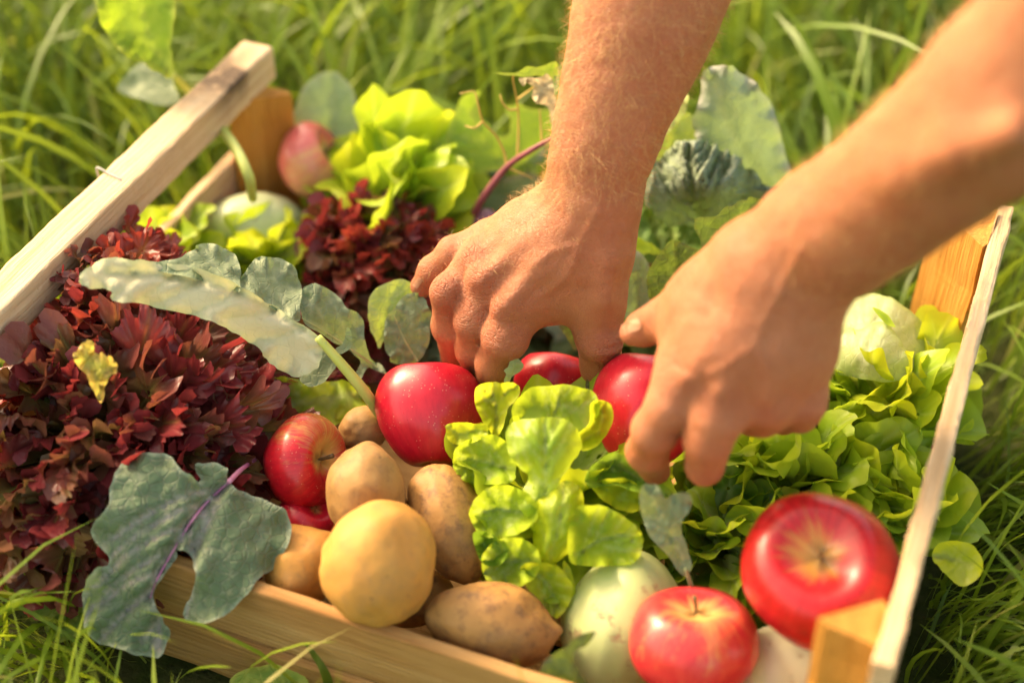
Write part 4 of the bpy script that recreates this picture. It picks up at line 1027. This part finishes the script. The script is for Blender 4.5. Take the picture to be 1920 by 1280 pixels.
GG = [M['lettuce'], M['lettuce_y'], M['lettuce']]
soft_head(1655, 800, .062, .086, 110, 'yellow green lettuce against the right end plank', 14, YG, (1470, 600, 1830, 1100), (1, 1, 1), (.05, .05, 1), .20, .46)
soft_head(1490, 925, .052, .082, 110, 'curly green lettuce behind the big glossy apple', 15, GG, None, (1.1, 1, .95), (0, 0, 1), .20, .46)
soft_head(1340, 1035, .045, .062, 50, 'small green lettuce right of the notched grey leaf', 16, GG + [M['lettuce_d']], None, (1, 1, 1), (0, -.1, 1), .24, .44)
soft_head(1685, 985, .050, .066, 50, 'loose green lettuce pushing out under the right end plank', 17, YG, (1400, 800, 1815, 1200), (1.0, 1, 1), (.1, 0, 1), .24, .44)
# more cabbage leaves that fill the far side
g = np.random.default_rng(9)
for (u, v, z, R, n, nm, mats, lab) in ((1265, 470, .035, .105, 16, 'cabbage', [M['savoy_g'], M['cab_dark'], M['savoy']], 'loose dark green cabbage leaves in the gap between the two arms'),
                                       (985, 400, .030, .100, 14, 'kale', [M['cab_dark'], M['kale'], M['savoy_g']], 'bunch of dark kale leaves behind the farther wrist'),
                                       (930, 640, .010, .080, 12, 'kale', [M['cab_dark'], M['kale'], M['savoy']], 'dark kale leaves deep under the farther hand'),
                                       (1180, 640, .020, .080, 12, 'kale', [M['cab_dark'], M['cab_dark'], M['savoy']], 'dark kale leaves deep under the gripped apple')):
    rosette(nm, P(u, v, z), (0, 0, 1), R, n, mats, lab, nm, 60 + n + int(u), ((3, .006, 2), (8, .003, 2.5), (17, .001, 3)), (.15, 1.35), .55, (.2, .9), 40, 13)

# lettuce in the middle, its upper leaves set one by one
c = P(1035, 960, .055)
T0 = thing('green_lettuce', c, 'fresh green lettuce in the middle in front of the gripped apples', 'lettuce')
g = np.random.default_rng(5)
for i in range(46):
    az = i * 2.4; th = .35 + 1.15 * (i + .5) / 46
    rad = RT * math.cos(az) + FH * math.sin(az)
    d = np.array([0, 0, 1.]) * math.cos(th) + rad * math.sin(th)
    L = .086 * g.uniform(.75, 1.08)
    disc_leaf(c + d * L * .15, d, np.array([0, 0, 1.]) * math.sin(th) - rad * math.cos(th), L * .92, L * .25, [M['lettuce'], M['lettuce_y'], M['lettuce']][i % 3], T0, g.uniform(-.1, .8), g.uniform(0, .4), 500 + i)
def cl(ol, zc, gg, mat='lettuce', cup=.008, ruf=(.0035, 5), mid=None, seed=0):
    poly_leaf('leaf', ol, zc, gg, M[mat], T0, 5.5, cup=cup * 1.3, ruf=(ruf[0] * .95, ruf[1]), serr=1.6, mid=mid, midw=3, side=4 if mid else 0, seed=seed, bumps=(.0007, 45), sidew=2.2, vdepth=.0014)
cl([(890, 728), (912, 718), (940, 716), (968, 718), (976, 736), (952, 764), (944, 800), (930, 822), (912, 800), (894, 766)], .138, (.010, -.030), 'lettuce_y', .006, mid=[(930, 815), (932, 770), (920, 725)], seed=51)
cl([(960, 770), (975, 742), (1000, 726), (1060, 722), (1104, 730), (1122, 752), (1120, 780), (1090, 812), (1050, 800), (1000, 796), (968, 796)], .150, (.002, -.026), 'lettuce', .004, (.002, 4), [(1030, 800), (1045, 760), (1050, 726)], 52)
cl([(1108, 756), (1128, 750), (1146, 762), (1148, 790), (1134, 820), (1108, 842), (1084, 842), (1080, 818), (1104, 796)], .142, (-.004, -.028), 'lettuce_y', .006, (.003, 3), None, 53)
cl([(950, 805), (964, 790), (1000, 784), (1050, 784), (1082, 802), (1090, 838), (1070, 872), (1048, 905), (1040, 950), (1024, 974), (996, 972), (972, 950), (974, 925), (990, 894), (966, 870), (950, 840)], .152, (0, -.024), 'lettuce', -.006, (.0025, 4), [(1010, 968), (1024, 890), (1020, 790)], 54)
cl([(836, 800), (856, 792), (890, 794), (912, 796), (916, 812), (896, 826), (862, 834), (842, 824)], .132, (.006, -.02), 'lettuce_y', .003, (.002, 4), None, 55)
cl([(848, 858), (862, 832), (900, 818), (936, 818), (958, 842), (968, 878), (960, 904), (920, 906), (880, 904), (856, 886)], .122, (.010, -.026), 'lettuce', .006, (.0035, 5), [(965, 880), (910, 865), (860, 860)], 56)
cl([(880, 962), (896, 930), (930, 908), (968, 914), (1002, 934), (1006, 972), (972, 1000), (930, 1006), (896, 998)], .114, (.010, -.026), 'lettuce', .008, (.004, 5), [(1000, 960), (940, 955), (890, 960)], 57)
cl([(1004, 940), (1030, 912), (1062, 900), (1088, 912), (1094, 948), (1090, 996), (1062, 1040), (1020, 1062), (1000, 1050), (1000, 1000)], .128, (.0, -.026), 'lettuce_y', -.010, (.004, 4), [(1030, 1050), (1048, 980), (1060, 905)], 58)
cl([(1096, 896), (1118, 868), (1148, 848), (1172, 856), (1206, 884), (1240, 906), (1262, 926), (1236, 934), (1190, 922), (1150, 908), (1112, 914)], .126, (.002, -.024), 'lettuce_d', .008, (.004, 4), [(1250, 925), (1180, 885), (1145, 860)], 59)
cl([(1110, 912), (1140, 896), (1180, 898), (1200, 916), (1214, 944), (1180, 960), (1140, 944)], .118, (.002, -.026), 'lettuce_y', .004, (.003, 4), None, 60)
cl([(1072, 962), (1110, 946), (1150, 956), (1196, 990), (1206, 1020), (1190, 1052), (1140, 1060), (1100, 1060), (1066, 1044)], .112, (.002, -.026), 'lettuce', .008, (.004, 5), [(1080, 1040), (1130, 1010), (1190, 1000)], 61)
cl([(976, 1064), (1010, 1054), (1050, 1064), (1072, 1096), (1066, 1130), (1044, 1158), (1018, 1140), (992, 1110)], .088, (.004, -.030), 'lettuce_y', .004, (.003, 4), [(1000, 1065), (1030, 1100), (1050, 1150)], 62)
cl([(902, 1046), (922, 1020), (956, 1006), (1000, 1022), (1014, 1060), (990, 1092), (950, 1104), (914, 1092)], .096, (.008, -.028), 'lettuce', .006, (.004, 5), [(1005, 1050), (955, 1050), (910, 1055)], 63)
cl([(888, 1000), (920, 1000), (950, 1020), (946, 1050), (916, 1062), (894, 1040)], .098, (.008, -.028), 'lettuce_d', .006, (.003, 4), None, 64)
cl([(1054, 1056), (1066, 1060), (1078, 1100), (1082, 1160), (1072, 1180), (1056, 1140)], .080, (0, -.03), 'lettuce_y', .0, (.001, 3), None, 65)

# leaves that poke out through the gap under the right end plank
t = thing('lettuce_leaf', P(1770, 1050, .07), 'round bright lettuce leaf sticking out below the right plank', 'lettuce leaf')
poly_leaf('blade', [(1748, 1040), (1762, 1018), (1796, 1014), (1828, 1024), (1843, 1050), (1838, 1080), (1806, 1099), (1776, 1080), (1758, 1060)], .085, (.01, -.020), M['lettuce_y'], t, 7, seed=70, serr=1.5, mid=[(1750, 1040), (1790, 1050), (1830, 1060)], midw=2.5, cup=.004)
t = thing('lettuce_leaf', P(1790, 830, .07), 'small jagged lettuce leaf sticking out beside the right plank', 'lettuce leaf')
poly_leaf('blade', [(1792, 822), (1806, 800), (1824, 784), (1822, 806), (1800, 814), (1826, 826), (1824, 834), (1796, 832)], .085, (.01, -.02), M['lettuce_y'], t, 6, seed=71, serr=1.5)
# ------------------------------------------------------------------ the person's two arms
def mat_skin():
    b = NB('tanned_skin')
    n1 = b.noise(35, 4, .6); n2 = b.noise(160, 5, .65); n3 = b.noise(900, 3, .6)
    col = b.mix(b.ramp(n1, (.35, 0.), (.68, 1.)), (.375, .130, .055), (.425, .165, .076))
    col = b.mix(b.math('MULTIPLY', b.ramp(n2, (.45, 0.), (.75, 1.)), .35), col, (.33, .095, .040))
    col = b.mix(b.math('MULTIPLY', b.attr('red'), .75), col, (.33, .085, .042))
    fr = b.ramp(b.noise(210, 1, .3), (.735, 0.), (.77, 1.))
    col = b.mix(b.math('MULTIPLY', fr, .35), col, (.30, .12, .06))
    # fine criss-cross relief and the knuckle folds
    vor = b.n('TexVoronoi', i_Scale=620, feature='DISTANCE_TO_EDGE'); b.set(vor.inputs['Vector'], b.obj())
    h = b.math('ADD', b.math('MULTIPLY', n3, .5), b.math('MULTIPLY', b.ramp(vor.outputs[0], (0., 0.), (.12, 1.)), .6))
    h = b.math('ADD', h, b.math('MULTIPLY', n2, 1.2))
    wr = b.n('TexVoronoi', i_Scale=190, feature='DISTANCE_TO_EDGE'); b.set(wr.inputs['Vector'], b.scaled(b.obj(), (1.0, 1.0, 2.6)))
    wk = b.math('MULTIPLY', b.ramp(wr.outputs[0], (0., 1.), (.16, 0.)), b.attr('red'))
    h = b.math('SUBTRACT', h, b.math('MULTIPLY', wk, 1.6))
    col = b.mix(b.math('MULTIPLY', wk, .30), col, (.30, .09, .045))
    return b.out(b.pbr(col, b.ramp(n2, (.3, .44), (.7, .56)), .42, b.bump(h, .55, .0014), Subsurface_Weight=.30, Subsurface_Radius=(.010, .0035, .0016), Subsurface_Scale=.55))
M['skin'] = mat_skin()
M['nail'] = mat_simple('fingernail', (.42, .19, .11), (.48, .25, .16), 60, .3, .5)
M['hair'] = mat_simple('arm_hair', (.52, .30, .10), (.62, .40, .16), 60, .45)

def smin(a, b, k):
    h = np.maximum(k - np.abs(a - b), 0) / k
    return np.minimum(a, b) - h * h * k * .25
def rcone(Pt, a, b, ra, rb, n=None, fl=1.0):
    ab = b - a; t = np.clip(((Pt - a) @ ab) / (ab @ ab), 0, 1)
    v = Pt - (a + t[:, None] * ab)
    if n is not None and fl != 1.0:
        v = v + ((fl - 1) * (v @ n))[:, None] * n
    return np.sqrt((v * v).sum(1)) - (ra + (rb - ra) * t)
def J(j):                        # (u, v, depth, radius px) -> world point, radius
    return Q(j[0], j[1], j[2]), j[3] * j[2] / FPX
def chain_sdf(Pt, js, k, n=None, fl=1.0):
    d = None
    for a, b in zip(js[:-1], js[1:]):
        (pa, ra), (pb, rb) = J(a), J(b)
        q = rcone(Pt, pa, pb, ra, rb, n, fl)
        d = q if d is None else smin(d, q, k)
    return d
def bsph(js):
    pts = [J(j) for j in js]; c = np.mean([p for p, _ in pts], 0)
    return c, max(np.linalg.norm(p - c) + r for p, r in pts)
def arm_sdf(A):
    mass = [(js, k, bsph(js)) for js, k in A['mass']]; ten = [(js, k, bsph(js)) for js, k in A['tendon']]
    fin = [(js, k, bsph(js)) for js, k in A['fingers']]; cre = [(js, k, bsph(js)) for js, k in A['crease']]
    def f(Pt):
        c0 = (Pt.min(0) + Pt.max(0)) / 2; R = np.linalg.norm(Pt.max(0) - c0) + 1e-6
        near = lambda s: np.linalg.norm(s[0] - c0) - s[1] < R + .03
        d = chain_sdf(Pt, A['fore'], .03, -FW, A.get('fl', 1.2))
        for js, k, s in mass:
            if near(s): d = smin(d, chain_sdf(Pt, js, .012), k)
        palm = d
        for js, rr, s in ten:
            if near(s): palm = smin(palm, chain_sdf(Pt, js, .004), rr)
        res = palm
        for js, k, s in fin:
            if near(s): res = np.minimum(res, smin(palm, chain_sdf(Pt, js, .005), k))
        for (u, v, t, r) in A['knuck']:
            p, rad = J((u, v, t, r))
            if near((p, rad)): res = smin(res, np.linalg.norm(Pt - p, axis=1) - rad, .008)
        for js, dpt, s in cre:
            if near(s): res = res + dpt * np.exp(-(np.maximum(chain_sdf(Pt, js, .001), 0) / .0016) ** 2)
        return res
    return f
def surface_nets(f, lo, hi, h):
    """iso-surface of f in the viewer-aligned box lo..hi (right, up, depth)"""
    n = np.ceil((hi - lo) / h).astype(int) + 1
    ax = [lo[i] + np.arange(n[i]) * h for i in range(3)]
    B = np.stack([RT, UP, FW])
    Fd = np.full(n, 1.0, np.float32); bs = 16
    for i in range(0, n[0], bs):
        for j in range(0, n[1], bs):
            for k in range(0, n[2], bs):
                xs, ys, zs = ax[0][i:i + bs], ax[1][j:j + bs], ax[2][k:k + bs]
                c = np.array([xs.mean(), ys.mean(), zs.mean()]) @ B + CAM
                dc = f(c[None])[0]
                if abs(dc) > bs * h * 1.05: Fd[i:i + bs, j:j + bs, k:k + bs] = np.sign(dc); continue
                X, Y, Z = np.meshgrid(xs, ys, zs, indexing='ij')
                Pt = np.c_[X.ravel(), Y.ravel(), Z.ravel()] @ B + CAM
                Fd[i:i + bs, j:j + bs, k:k + bs] = f(Pt).reshape(X.shape)
    ins = Fd < 0
    c8 = [ins[a:n[0] - 1 + a, b:n[1] - 1 + b, c:n[2] - 1 + c] for a in (0, 1) for b in (0, 1) for c in (0, 1)]
    s = sum(x.astype(np.int8) for x in c8); act = (s > 0) & (s < 8)
    I = np.argwhere(act); vid = np.full(act.shape, -1, np.int64); vid[act] = np.arange(len(I))
    acc = np.zeros((len(I), 3)); cnt = np.zeros(len(I))
    cor = [(a, b, c) for a in (0, 1) for b in (0, 1) for c in (0, 1)]
    for p in range(8):
        for q in range(p + 1, 8):
            if sum(abs(x - y) for x, y in zip(cor[p], cor[q])) != 1: continue
            a = Fd[I[:, 0] + cor[p][0], I[:, 1] + cor[p][1], I[:, 2] + cor[p][2]]
            b = Fd[I[:, 0] + cor[q][0], I[:, 1] + cor[q][1], I[:, 2] + cor[q][2]]
            m = (a < 0) != (b < 0); t = np.where(m, a / (a - b + 1e-12), 0)
            pt = np.array(cor[p]) + t[:, None] * (np.array(cor[q]) - np.array(cor[p]))
            acc += pt * m[:, None]; cnt += m
    V = (I + acc / cnt[:, None]) * h + lo
    Fs = []
    for d in range(3):
        e1, e2 = (d + 1) % 3, (d + 2) % 3
        sl0 = [slice(None)] * 3; sl1 = [slice(None)] * 3
        sl0[d] = slice(0, n[d] - 1); sl1[d] = slice(1, n[d])
        a, b = ins[tuple(sl0)], ins[tuple(sl1)]
        E = np.argwhere(a != b)
        E = E[(E[:, e1] > 0) & (E[:, e2] > 0) & (E[:, e1] < n[e1] - 1) & (E[:, e2] < n[e2] - 1)]
        fl = a[E[:, 0], E[:, 1], E[:, 2]]
        def at(o1, o2):
            q = E.copy(); q[:, e1] -= o1; q[:, e2] -= o2; return vid[q[:, 0], q[:, 1], q[:, 2]]
        qd = np.stack([at(1, 1), at(0, 1), at(0, 0), at(1, 0)], -1)
        qd[~fl] = qd[~fl][:, ::-1]; Fs.append(qd)
    F = np.vstack(Fs); F = F[(F >= 0).all(1)]
    Wv = V @ B + CAM
    G = np.zeros_like(Wv); key = (I // 14) @ np.array([1000000, 1000, 1]); order = np.argsort(key, kind='stable')
    cuts = np.flatnonzero(np.diff(key[order])) + 1
    for ix in np.split(order, cuts):           # pull the vertices onto the exact surface
        w = Wv[ix]
        for _ in range(2):
            dv = f(w); e = 4e-4
            gr = np.stack([f(w + e * np.eye(3)[k]) - dv for k in range(3)], -1) / e
            gr /= np.linalg.norm(gr, axis=1)[:, None] + 1e-9
            w = w - gr * np.clip(dv, -h, h)[:, None] * .9
        Wv[ix] = w; G[ix] = gr
    return Wv, F, G

# right arm of the person (farther hand), reaching straight down
ARM_A = dict(
    fl=1.12,
    fore=[(1480, -820, .84, 150), (1352, -420, .875, 118), (1266, -150, .895, 132), (1218, 0, .905, 115), (1188, 100, .910, 96), (1153, 200, .915, 79), (1124, 300, .922, 70), (1110, 350, .928, 68)],
    mass=[([(1116, 385, .930, 66), (1050, 480, .938, 62), (985, 552, .940, 47)], .016), ([(1095, 385, .938, 64), (1010, 460, .945, 56), (925, 520, .948, 42)], .016),
          ([(1075, 385, .948, 56), (985, 440, .955, 48), (905, 486, .958, 38)], .016), ([(1058, 395, .958, 44), (985, 425, .966, 38), (918, 450, .972, 32)], .016),
          ([(1125, 390, .930, 58), (1128, 470, .936, 55), (1122, 560, .944, 46)], .018), ([(1080, 470, .945, 62), (1040, 540, .952, 40)], .02),
          ([(1100, 520, .945, 42), (1030, 560, .952, 34), (985, 580, .955, 26)], .016)],
    fingers=[([(978, 560, .942, 46), (948, 630, .944, 42), (928, 680, .962, 35), (920, 716, .985, 29)], .010),
             ([(918, 525, .948, 40), (890, 600, .955, 36), (886, 655, .975, 31), (896, 700, .998, 26)], .009),
             ([(900, 488, .958, 36), (842, 548, .960, 33), (842, 610, .978, 31), (852, 668, 1.005, 26)], .009),
             ([(915, 450, .972, 33), (850, 474, .972, 30), (812, 508, .982, 27), (792, 536, .995, 22)], .009),
             ([(1122, 560, .944, 45), (1122, 628, .955, 42), (1128, 690, .975, 38), (1132, 722, .99, 32)], .012)],
    knuck=[(950, 578, .931, 26), (908, 522, .938, 23), (892, 486, .948, 21), (840, 545, .952, 25), (886, 598, .951, 26), (946, 634, .940, 32), (1130, 645, .949, 30)],
    veins=[[(1120, 395, .914), (1085, 460, .917), (1060, 520, .925), (1010, 555, .930)], [(1085, 460, .917), (1040, 470, .920), (1000, 500, .922)]],
    tendon=[([(1070, 420, .9175, 9), (1000, 510, .9225, 9), (952, 570, .9225, 9)], .010), ([(1040, 415, .920, 8), (970, 470, .928, 8), (915, 515, .931, 8)], .010),
            ([(1130, 420, .9165, 9), (1138, 490, .918, 9), (1132, 560, .925, 9)], .012), ([(1030, 395, .936, 7), (960, 440, .944, 7), (900, 480, .945, 7)], .010)],
    crease=[([(1098, 662, .938, 1), (1130, 656, .938, 1), (1162, 646, .945, 1)], .0012), ([(1094, 678, .945, 1), (1130, 672, .942, 1), (1160, 662, .95, 1)], .0010),
            ([(1100, 690, .95, 1), (1130, 686, .948, 1)], .0008), ([(905, 645, .93, 1), (935, 650, .925, 1), (965, 650, .93, 1)], .0005), ([(905, 634, .93, 1), (938, 638, .925, 1), (970, 636, .93, 1)], .0005)])
# left arm (nearer hand), forearm coming in from the right
ARM_B = dict(
    fl=1.15,
    fore=[(2340, -420, .60, 190), (2110, -60, .63, 180), (1955, 132, .665, 148), (1860, 214, .690, 134), (1745, 304, .725, 116), (1645, 380, .760, 107), (1548, 442, .79, 103), (1482, 492, .805, 102)],
    mass=[([(1430, 520, .815, 92), (1350, 640, .824, 80), (1288, 712, .830, 58)], .018), ([(1450, 535, .812, 92), (1400, 650, .818, 80), (1358, 738, .824, 56)], .018),
          ([(1478, 540, .812, 88), (1455, 650, .820, 78), (1436, 748, .828, 52)], .018), ([(1500, 550, .82, 72), (1500, 650, .832, 62), (1502, 748, .842, 44)], .018),
          ([(1400, 510, .820, 78), (1345, 545, .832, 58), (1302, 570, .846, 46)], .018), ([(1330, 570, .835, 60), (1290, 650, .842, 46)], .02)],
    fingers=[([(1290, 712, .830, 50), (1254, 765, .828, 43), (1228, 806, .838, 43), (1214, 846, .862, 38), (1228, 880, .886, 29)], .012),
             ([(1358, 738, .824, 48), (1340, 790, .816, 43), (1328, 825, .822, 43), (1322, 872, .842, 39)], .012),
             ([(1436, 748, .828, 48), (1432, 774, .845, 42), (1412, 780, .885, 36), (1385, 770, .915, 30)], .010),
             ([(1502, 748, .842, 40), (1500, 772, .858, 36), (1470, 780, .895, 32), (1440, 770, .92, 28)], .010),
             ([(1310, 566, .846, 44), (1240, 600, .862, 36), (1206, 616, .872, 31), (1186, 624, .880, 25)], .014)],
    knuck=[(1283, 716, .822, 32), (1352, 740, .815, 34), (1432, 756, .818, 33), (1500, 756, .832, 27)],
    veins=[[(1500, 470, .78), (1450, 570, .787), (1420, 640, .791), (1440, 700, .800)], [(1420, 640, .791), (1370, 680, .796), (1330, 700, .803)]],
    tendon=[([(1400, 570, .798, 12), (1340, 660, .802, 11), (1290, 708, .808, 10)], .012), ([(1430, 570, .794, 12), (1390, 660, .797, 11), (1355, 730, .800, 10)], .012),
            ([(1470, 580, .796, 12), (1450, 660, .799, 11), (1435, 740, .804, 10)], .012), ([(1700, 330, .70, 16), (1800, 280, .662, 20), (1900, 250, .635, 20)], .02)],
    crease=[([(1245, 650, .83, 1), (1275, 690, .81, 1), (1300, 700, .80, 1)], .0010), ([(1205, 808, .822, 1), (1235, 815, .815, 1), (1262, 812, .825, 1)], .0013), ([(1300, 838, .80, 1), (1330, 842, .798, 1), (1358, 838, .805, 1)], .0013)])

def nail(name, tip, nextj, side_px, parent, f, wpx=20, lpx=24):
    pass

def make_arm(A, lo_px, hi_px, dlo, dhi, parent, h, label):
    f = arm_sdf(A)
    dm = max(abs(dlo), abs(dhi))
    us = [(lo_px[0] - 960) * t / FPX for t in (dlo, dhi)] + [(hi_px[0] - 960) * t / FPX for t in (dlo, dhi)]
    vs_ = [(640 - lo_px[1]) * t / FPX for t in (dlo, dhi)] + [(640 - hi_px[1]) * t / FPX for t in (dlo, dhi)]
    lo = np.array([min(us), min(vs_), dlo]); hi = np.array([max(us), max(vs_), dhi])
    V, F, N = surface_nets(f, lo, hi, h)
    red = np.zeros(len(V))
    for (u, v, t, r) in A['knuck']:
        p, rad = J((u, v, t, r)); red = np.maximum(red, np.exp(-((np.linalg.norm(V - p, axis=1) - rad * .6) / .010) ** 2))
    for js, k in A['fingers']:
        p, rad = J(js[-1]); red = np.maximum(red, .8 * np.exp(-(np.linalg.norm(V - p, axis=1) / .022) ** 2))
    vm = np.zeros(len(V))
    pu, pv = px_of(V); pp = np.c_[pu, pv]; fc = (N @ FW) < 0
    for vl in A.get('veins', []):
        c_ = cat_rom(np.array(vl)[:, :2], 14)
        for a_, b_ in zip(c_[:-1], c_[1:]): vm = np.maximum(vm, np.exp(-(seg_dist(pp, a_, b_)[0] / 7.) ** 2))
    V = V + N * (vm * fc * .0011)[:, None]
    red = red * (.7 + .3 * vn(V, 120, 3))
    V = V + N * (.0005 * vn(V, 90, 4) + .0003 * vn(V, 220, 5))[:, None]
    o = mesh('arm', V, F, M['skin'], parent, attrs={'red': red})
    o['label'] = label
    return o, V, N

def arm_hair(V, N, count, sel, root_dir, parent, seed, Lr=(.006, .013)):
    g = np.random.default_rng(seed); idx = np.flatnonzero(sel)
    idx = g.choice(idx, count); p = V[idx] - N[idx] * .0003; n = N[idx]
    d = np.asarray(root_dir)[None] + g.normal(0, .35, (count, 3)); d = d - n * (d * n).sum(1)[:, None]; d /= np.linalg.norm(d, axis=1)[:, None]
    L = g.uniform(*Lr, count)[:, None]; lift = g.uniform(.3, 1.1, count)[:, None]
    m = p + d * L * .5 + n * L * .5 * lift; e = p + d * L + n * L * lift * .55
    s = np.cross(d, n); w = .00006
    Vh = np.stack([p - s * w, p + s * w, m - s * w * .8, m + s * w * .8, e], 1).reshape(-1, 3)
    b = np.arange(count)[:, None] * 5
    F = np.concatenate([b + [0, 1, 3], b + [0, 3, 2], b + [2, 3, 4]])
    o = mesh('arm_hair', Vh, F, M['hair'], parent); o['kind'] = 'stuff'
    return o
person = thing('person', Q(1500, -300, .86), 'person reaching into the crate with two tanned bare arms, picking apples', 'person')
oA, VA, NA = make_arm(ARM_A, (740, -760), (1640, 760), .80, 1.05, person, .0019, 'bare right arm and hand reaching straight down, fingers spread round an apple')
oB, VB, NB_ = make_arm(ARM_B, (1130, -380), (2330, 950), .50, .95, person, .0022, 'bare left arm coming in from the right, hand closed over an apple')
ua, va = px_of(VA); ub, vb = px_of(VB)
arm_hair(VA, NA, 6500, (va < 380) & (va > -150), Q(1110, 350, .93) - Q(1262, -150, .895), oA, 1)
arm_hair(VA, NA, 500, (va > 380) & (va < 520) & (ua < 1100), Q(930, 540, .93) - Q(1110, 350, .93), oA, 2, (.003, .007))
arm_hair(VB, NB_, 3500, (ub > 1480) & (ub < 2000) & (vb < 560), Q(1480, 492, .8) - Q(1850, 210, .69), oB, 3)

# fingernails that show
def nail_on(parent, V, N, uv, along, wpx, lpx, tdep):
    """curved plate laid on the skin around the photo point uv; along = direction to the fingertip in pixels"""
    a = norm(along); b = np.array([-a[1], a[0]])
    u, v = px_of(V); q = V - CAM; t = q @ FW
    face = ((N * ray(*uv)).sum(1) < 0)
    pts = []; nu, nv = 9, 11
    for j in range(nv):
        for i in range(nu):
            s = (i / (nu - 1) - .5) * 2; w = (j / (nv - 1) - .5) * 2
            rx = s * math.sqrt(max(1 - .35 * max(-w, 0) ** 2 - .12 * max(w, 0) ** 2, .1))
            pu = np.asarray(uv) + a * w * lpx + b * rx * wpx
            dd = (u - pu[0]) ** 2 + (v - pu[1]) ** 2 + np.where(face, 0, 1e6)
            k = dd.argsort()[:6]; tt = t[k].mean()
            pts.append(Q(pu[0], pu[1], tt - .0006))
    idx = np.arange(nu * nv).reshape(nv, nu)
    F = np.stack([idx[:-1, :-1], idx[:-1, 1:], idx[1:, 1:], idx[1:, :-1]], -1).reshape(-1, 4)
    mesh('fingernail', np.array(pts), F, M['nail'], parent)
nail_on(oB, VB, NB_, (1184, 612), (-1, .42), 11, 17, .87)
nail_on(oA, VA, NA, (783, 530), (-.6, .8), 6, 10, .99)
# ------------------------------------------------------------------ broad-leaved weeds in the grass by the front board
t = thing('weed', P(110, 1150, 0), 'broad leaved green weed in the grass at the front left corner', 'weed')
poly_leaf('leaf', [(52, 1140), (70, 1100), (104, 1074), (150, 1066), (172, 1084), (150, 1120), (110, 1150), (80, 1166)], .050, (0, -.02), M['kale_b'], t, 8, seed=90, serr=2, mid=[(80, 1160), (115, 1110), (165, 1075)], midw=3, side=5)
poly_leaf('leaf', [(84, 1160), (120, 1120), (158, 1128), (160, 1170), (130, 1200), (96, 1196)], .035, (0, -.02), M['kale_b'], t, 8, seed=91, serr=2, mid=[(100, 1190), (120, 1160), (155, 1130)], midw=3, side=4)
poly_leaf('leaf', [(40, 1120), (30, 1080), (12, 1040), (36, 1062), (64, 1104), (66, 1130)], .055, (0, -.03), M['kale_b'], t, 8, seed=92, serr=1)
stalk('stem', [(100, 1170, .04), (96, 1190, .02), (100, 1210, .0)], [3, 3, 4], M['stalk'], t)
t = thing('weed', P(510, 1300, 0), 'round green weed leaf below the front board', 'weed')
poly_leaf('leaf', [(430, 1276), (462, 1254), (512, 1244), (556, 1254), (578, 1280), (540, 1310), (470, 1308)], .030, (0, -.01), M['kale_b'], t, 8, seed=93, serr=1.5, mid=[(440, 1285), (510, 1272), (570, 1278)], midw=3, side=5)
poly_leaf('leaf', [(600, 1258), (585, 1230), (570, 1206), (584, 1212), (606, 1240), (622, 1270), (626, 1300), (612, 1300)], .050, (0, -.03), M['grass'], t, 7, seed=94, serr=.5)
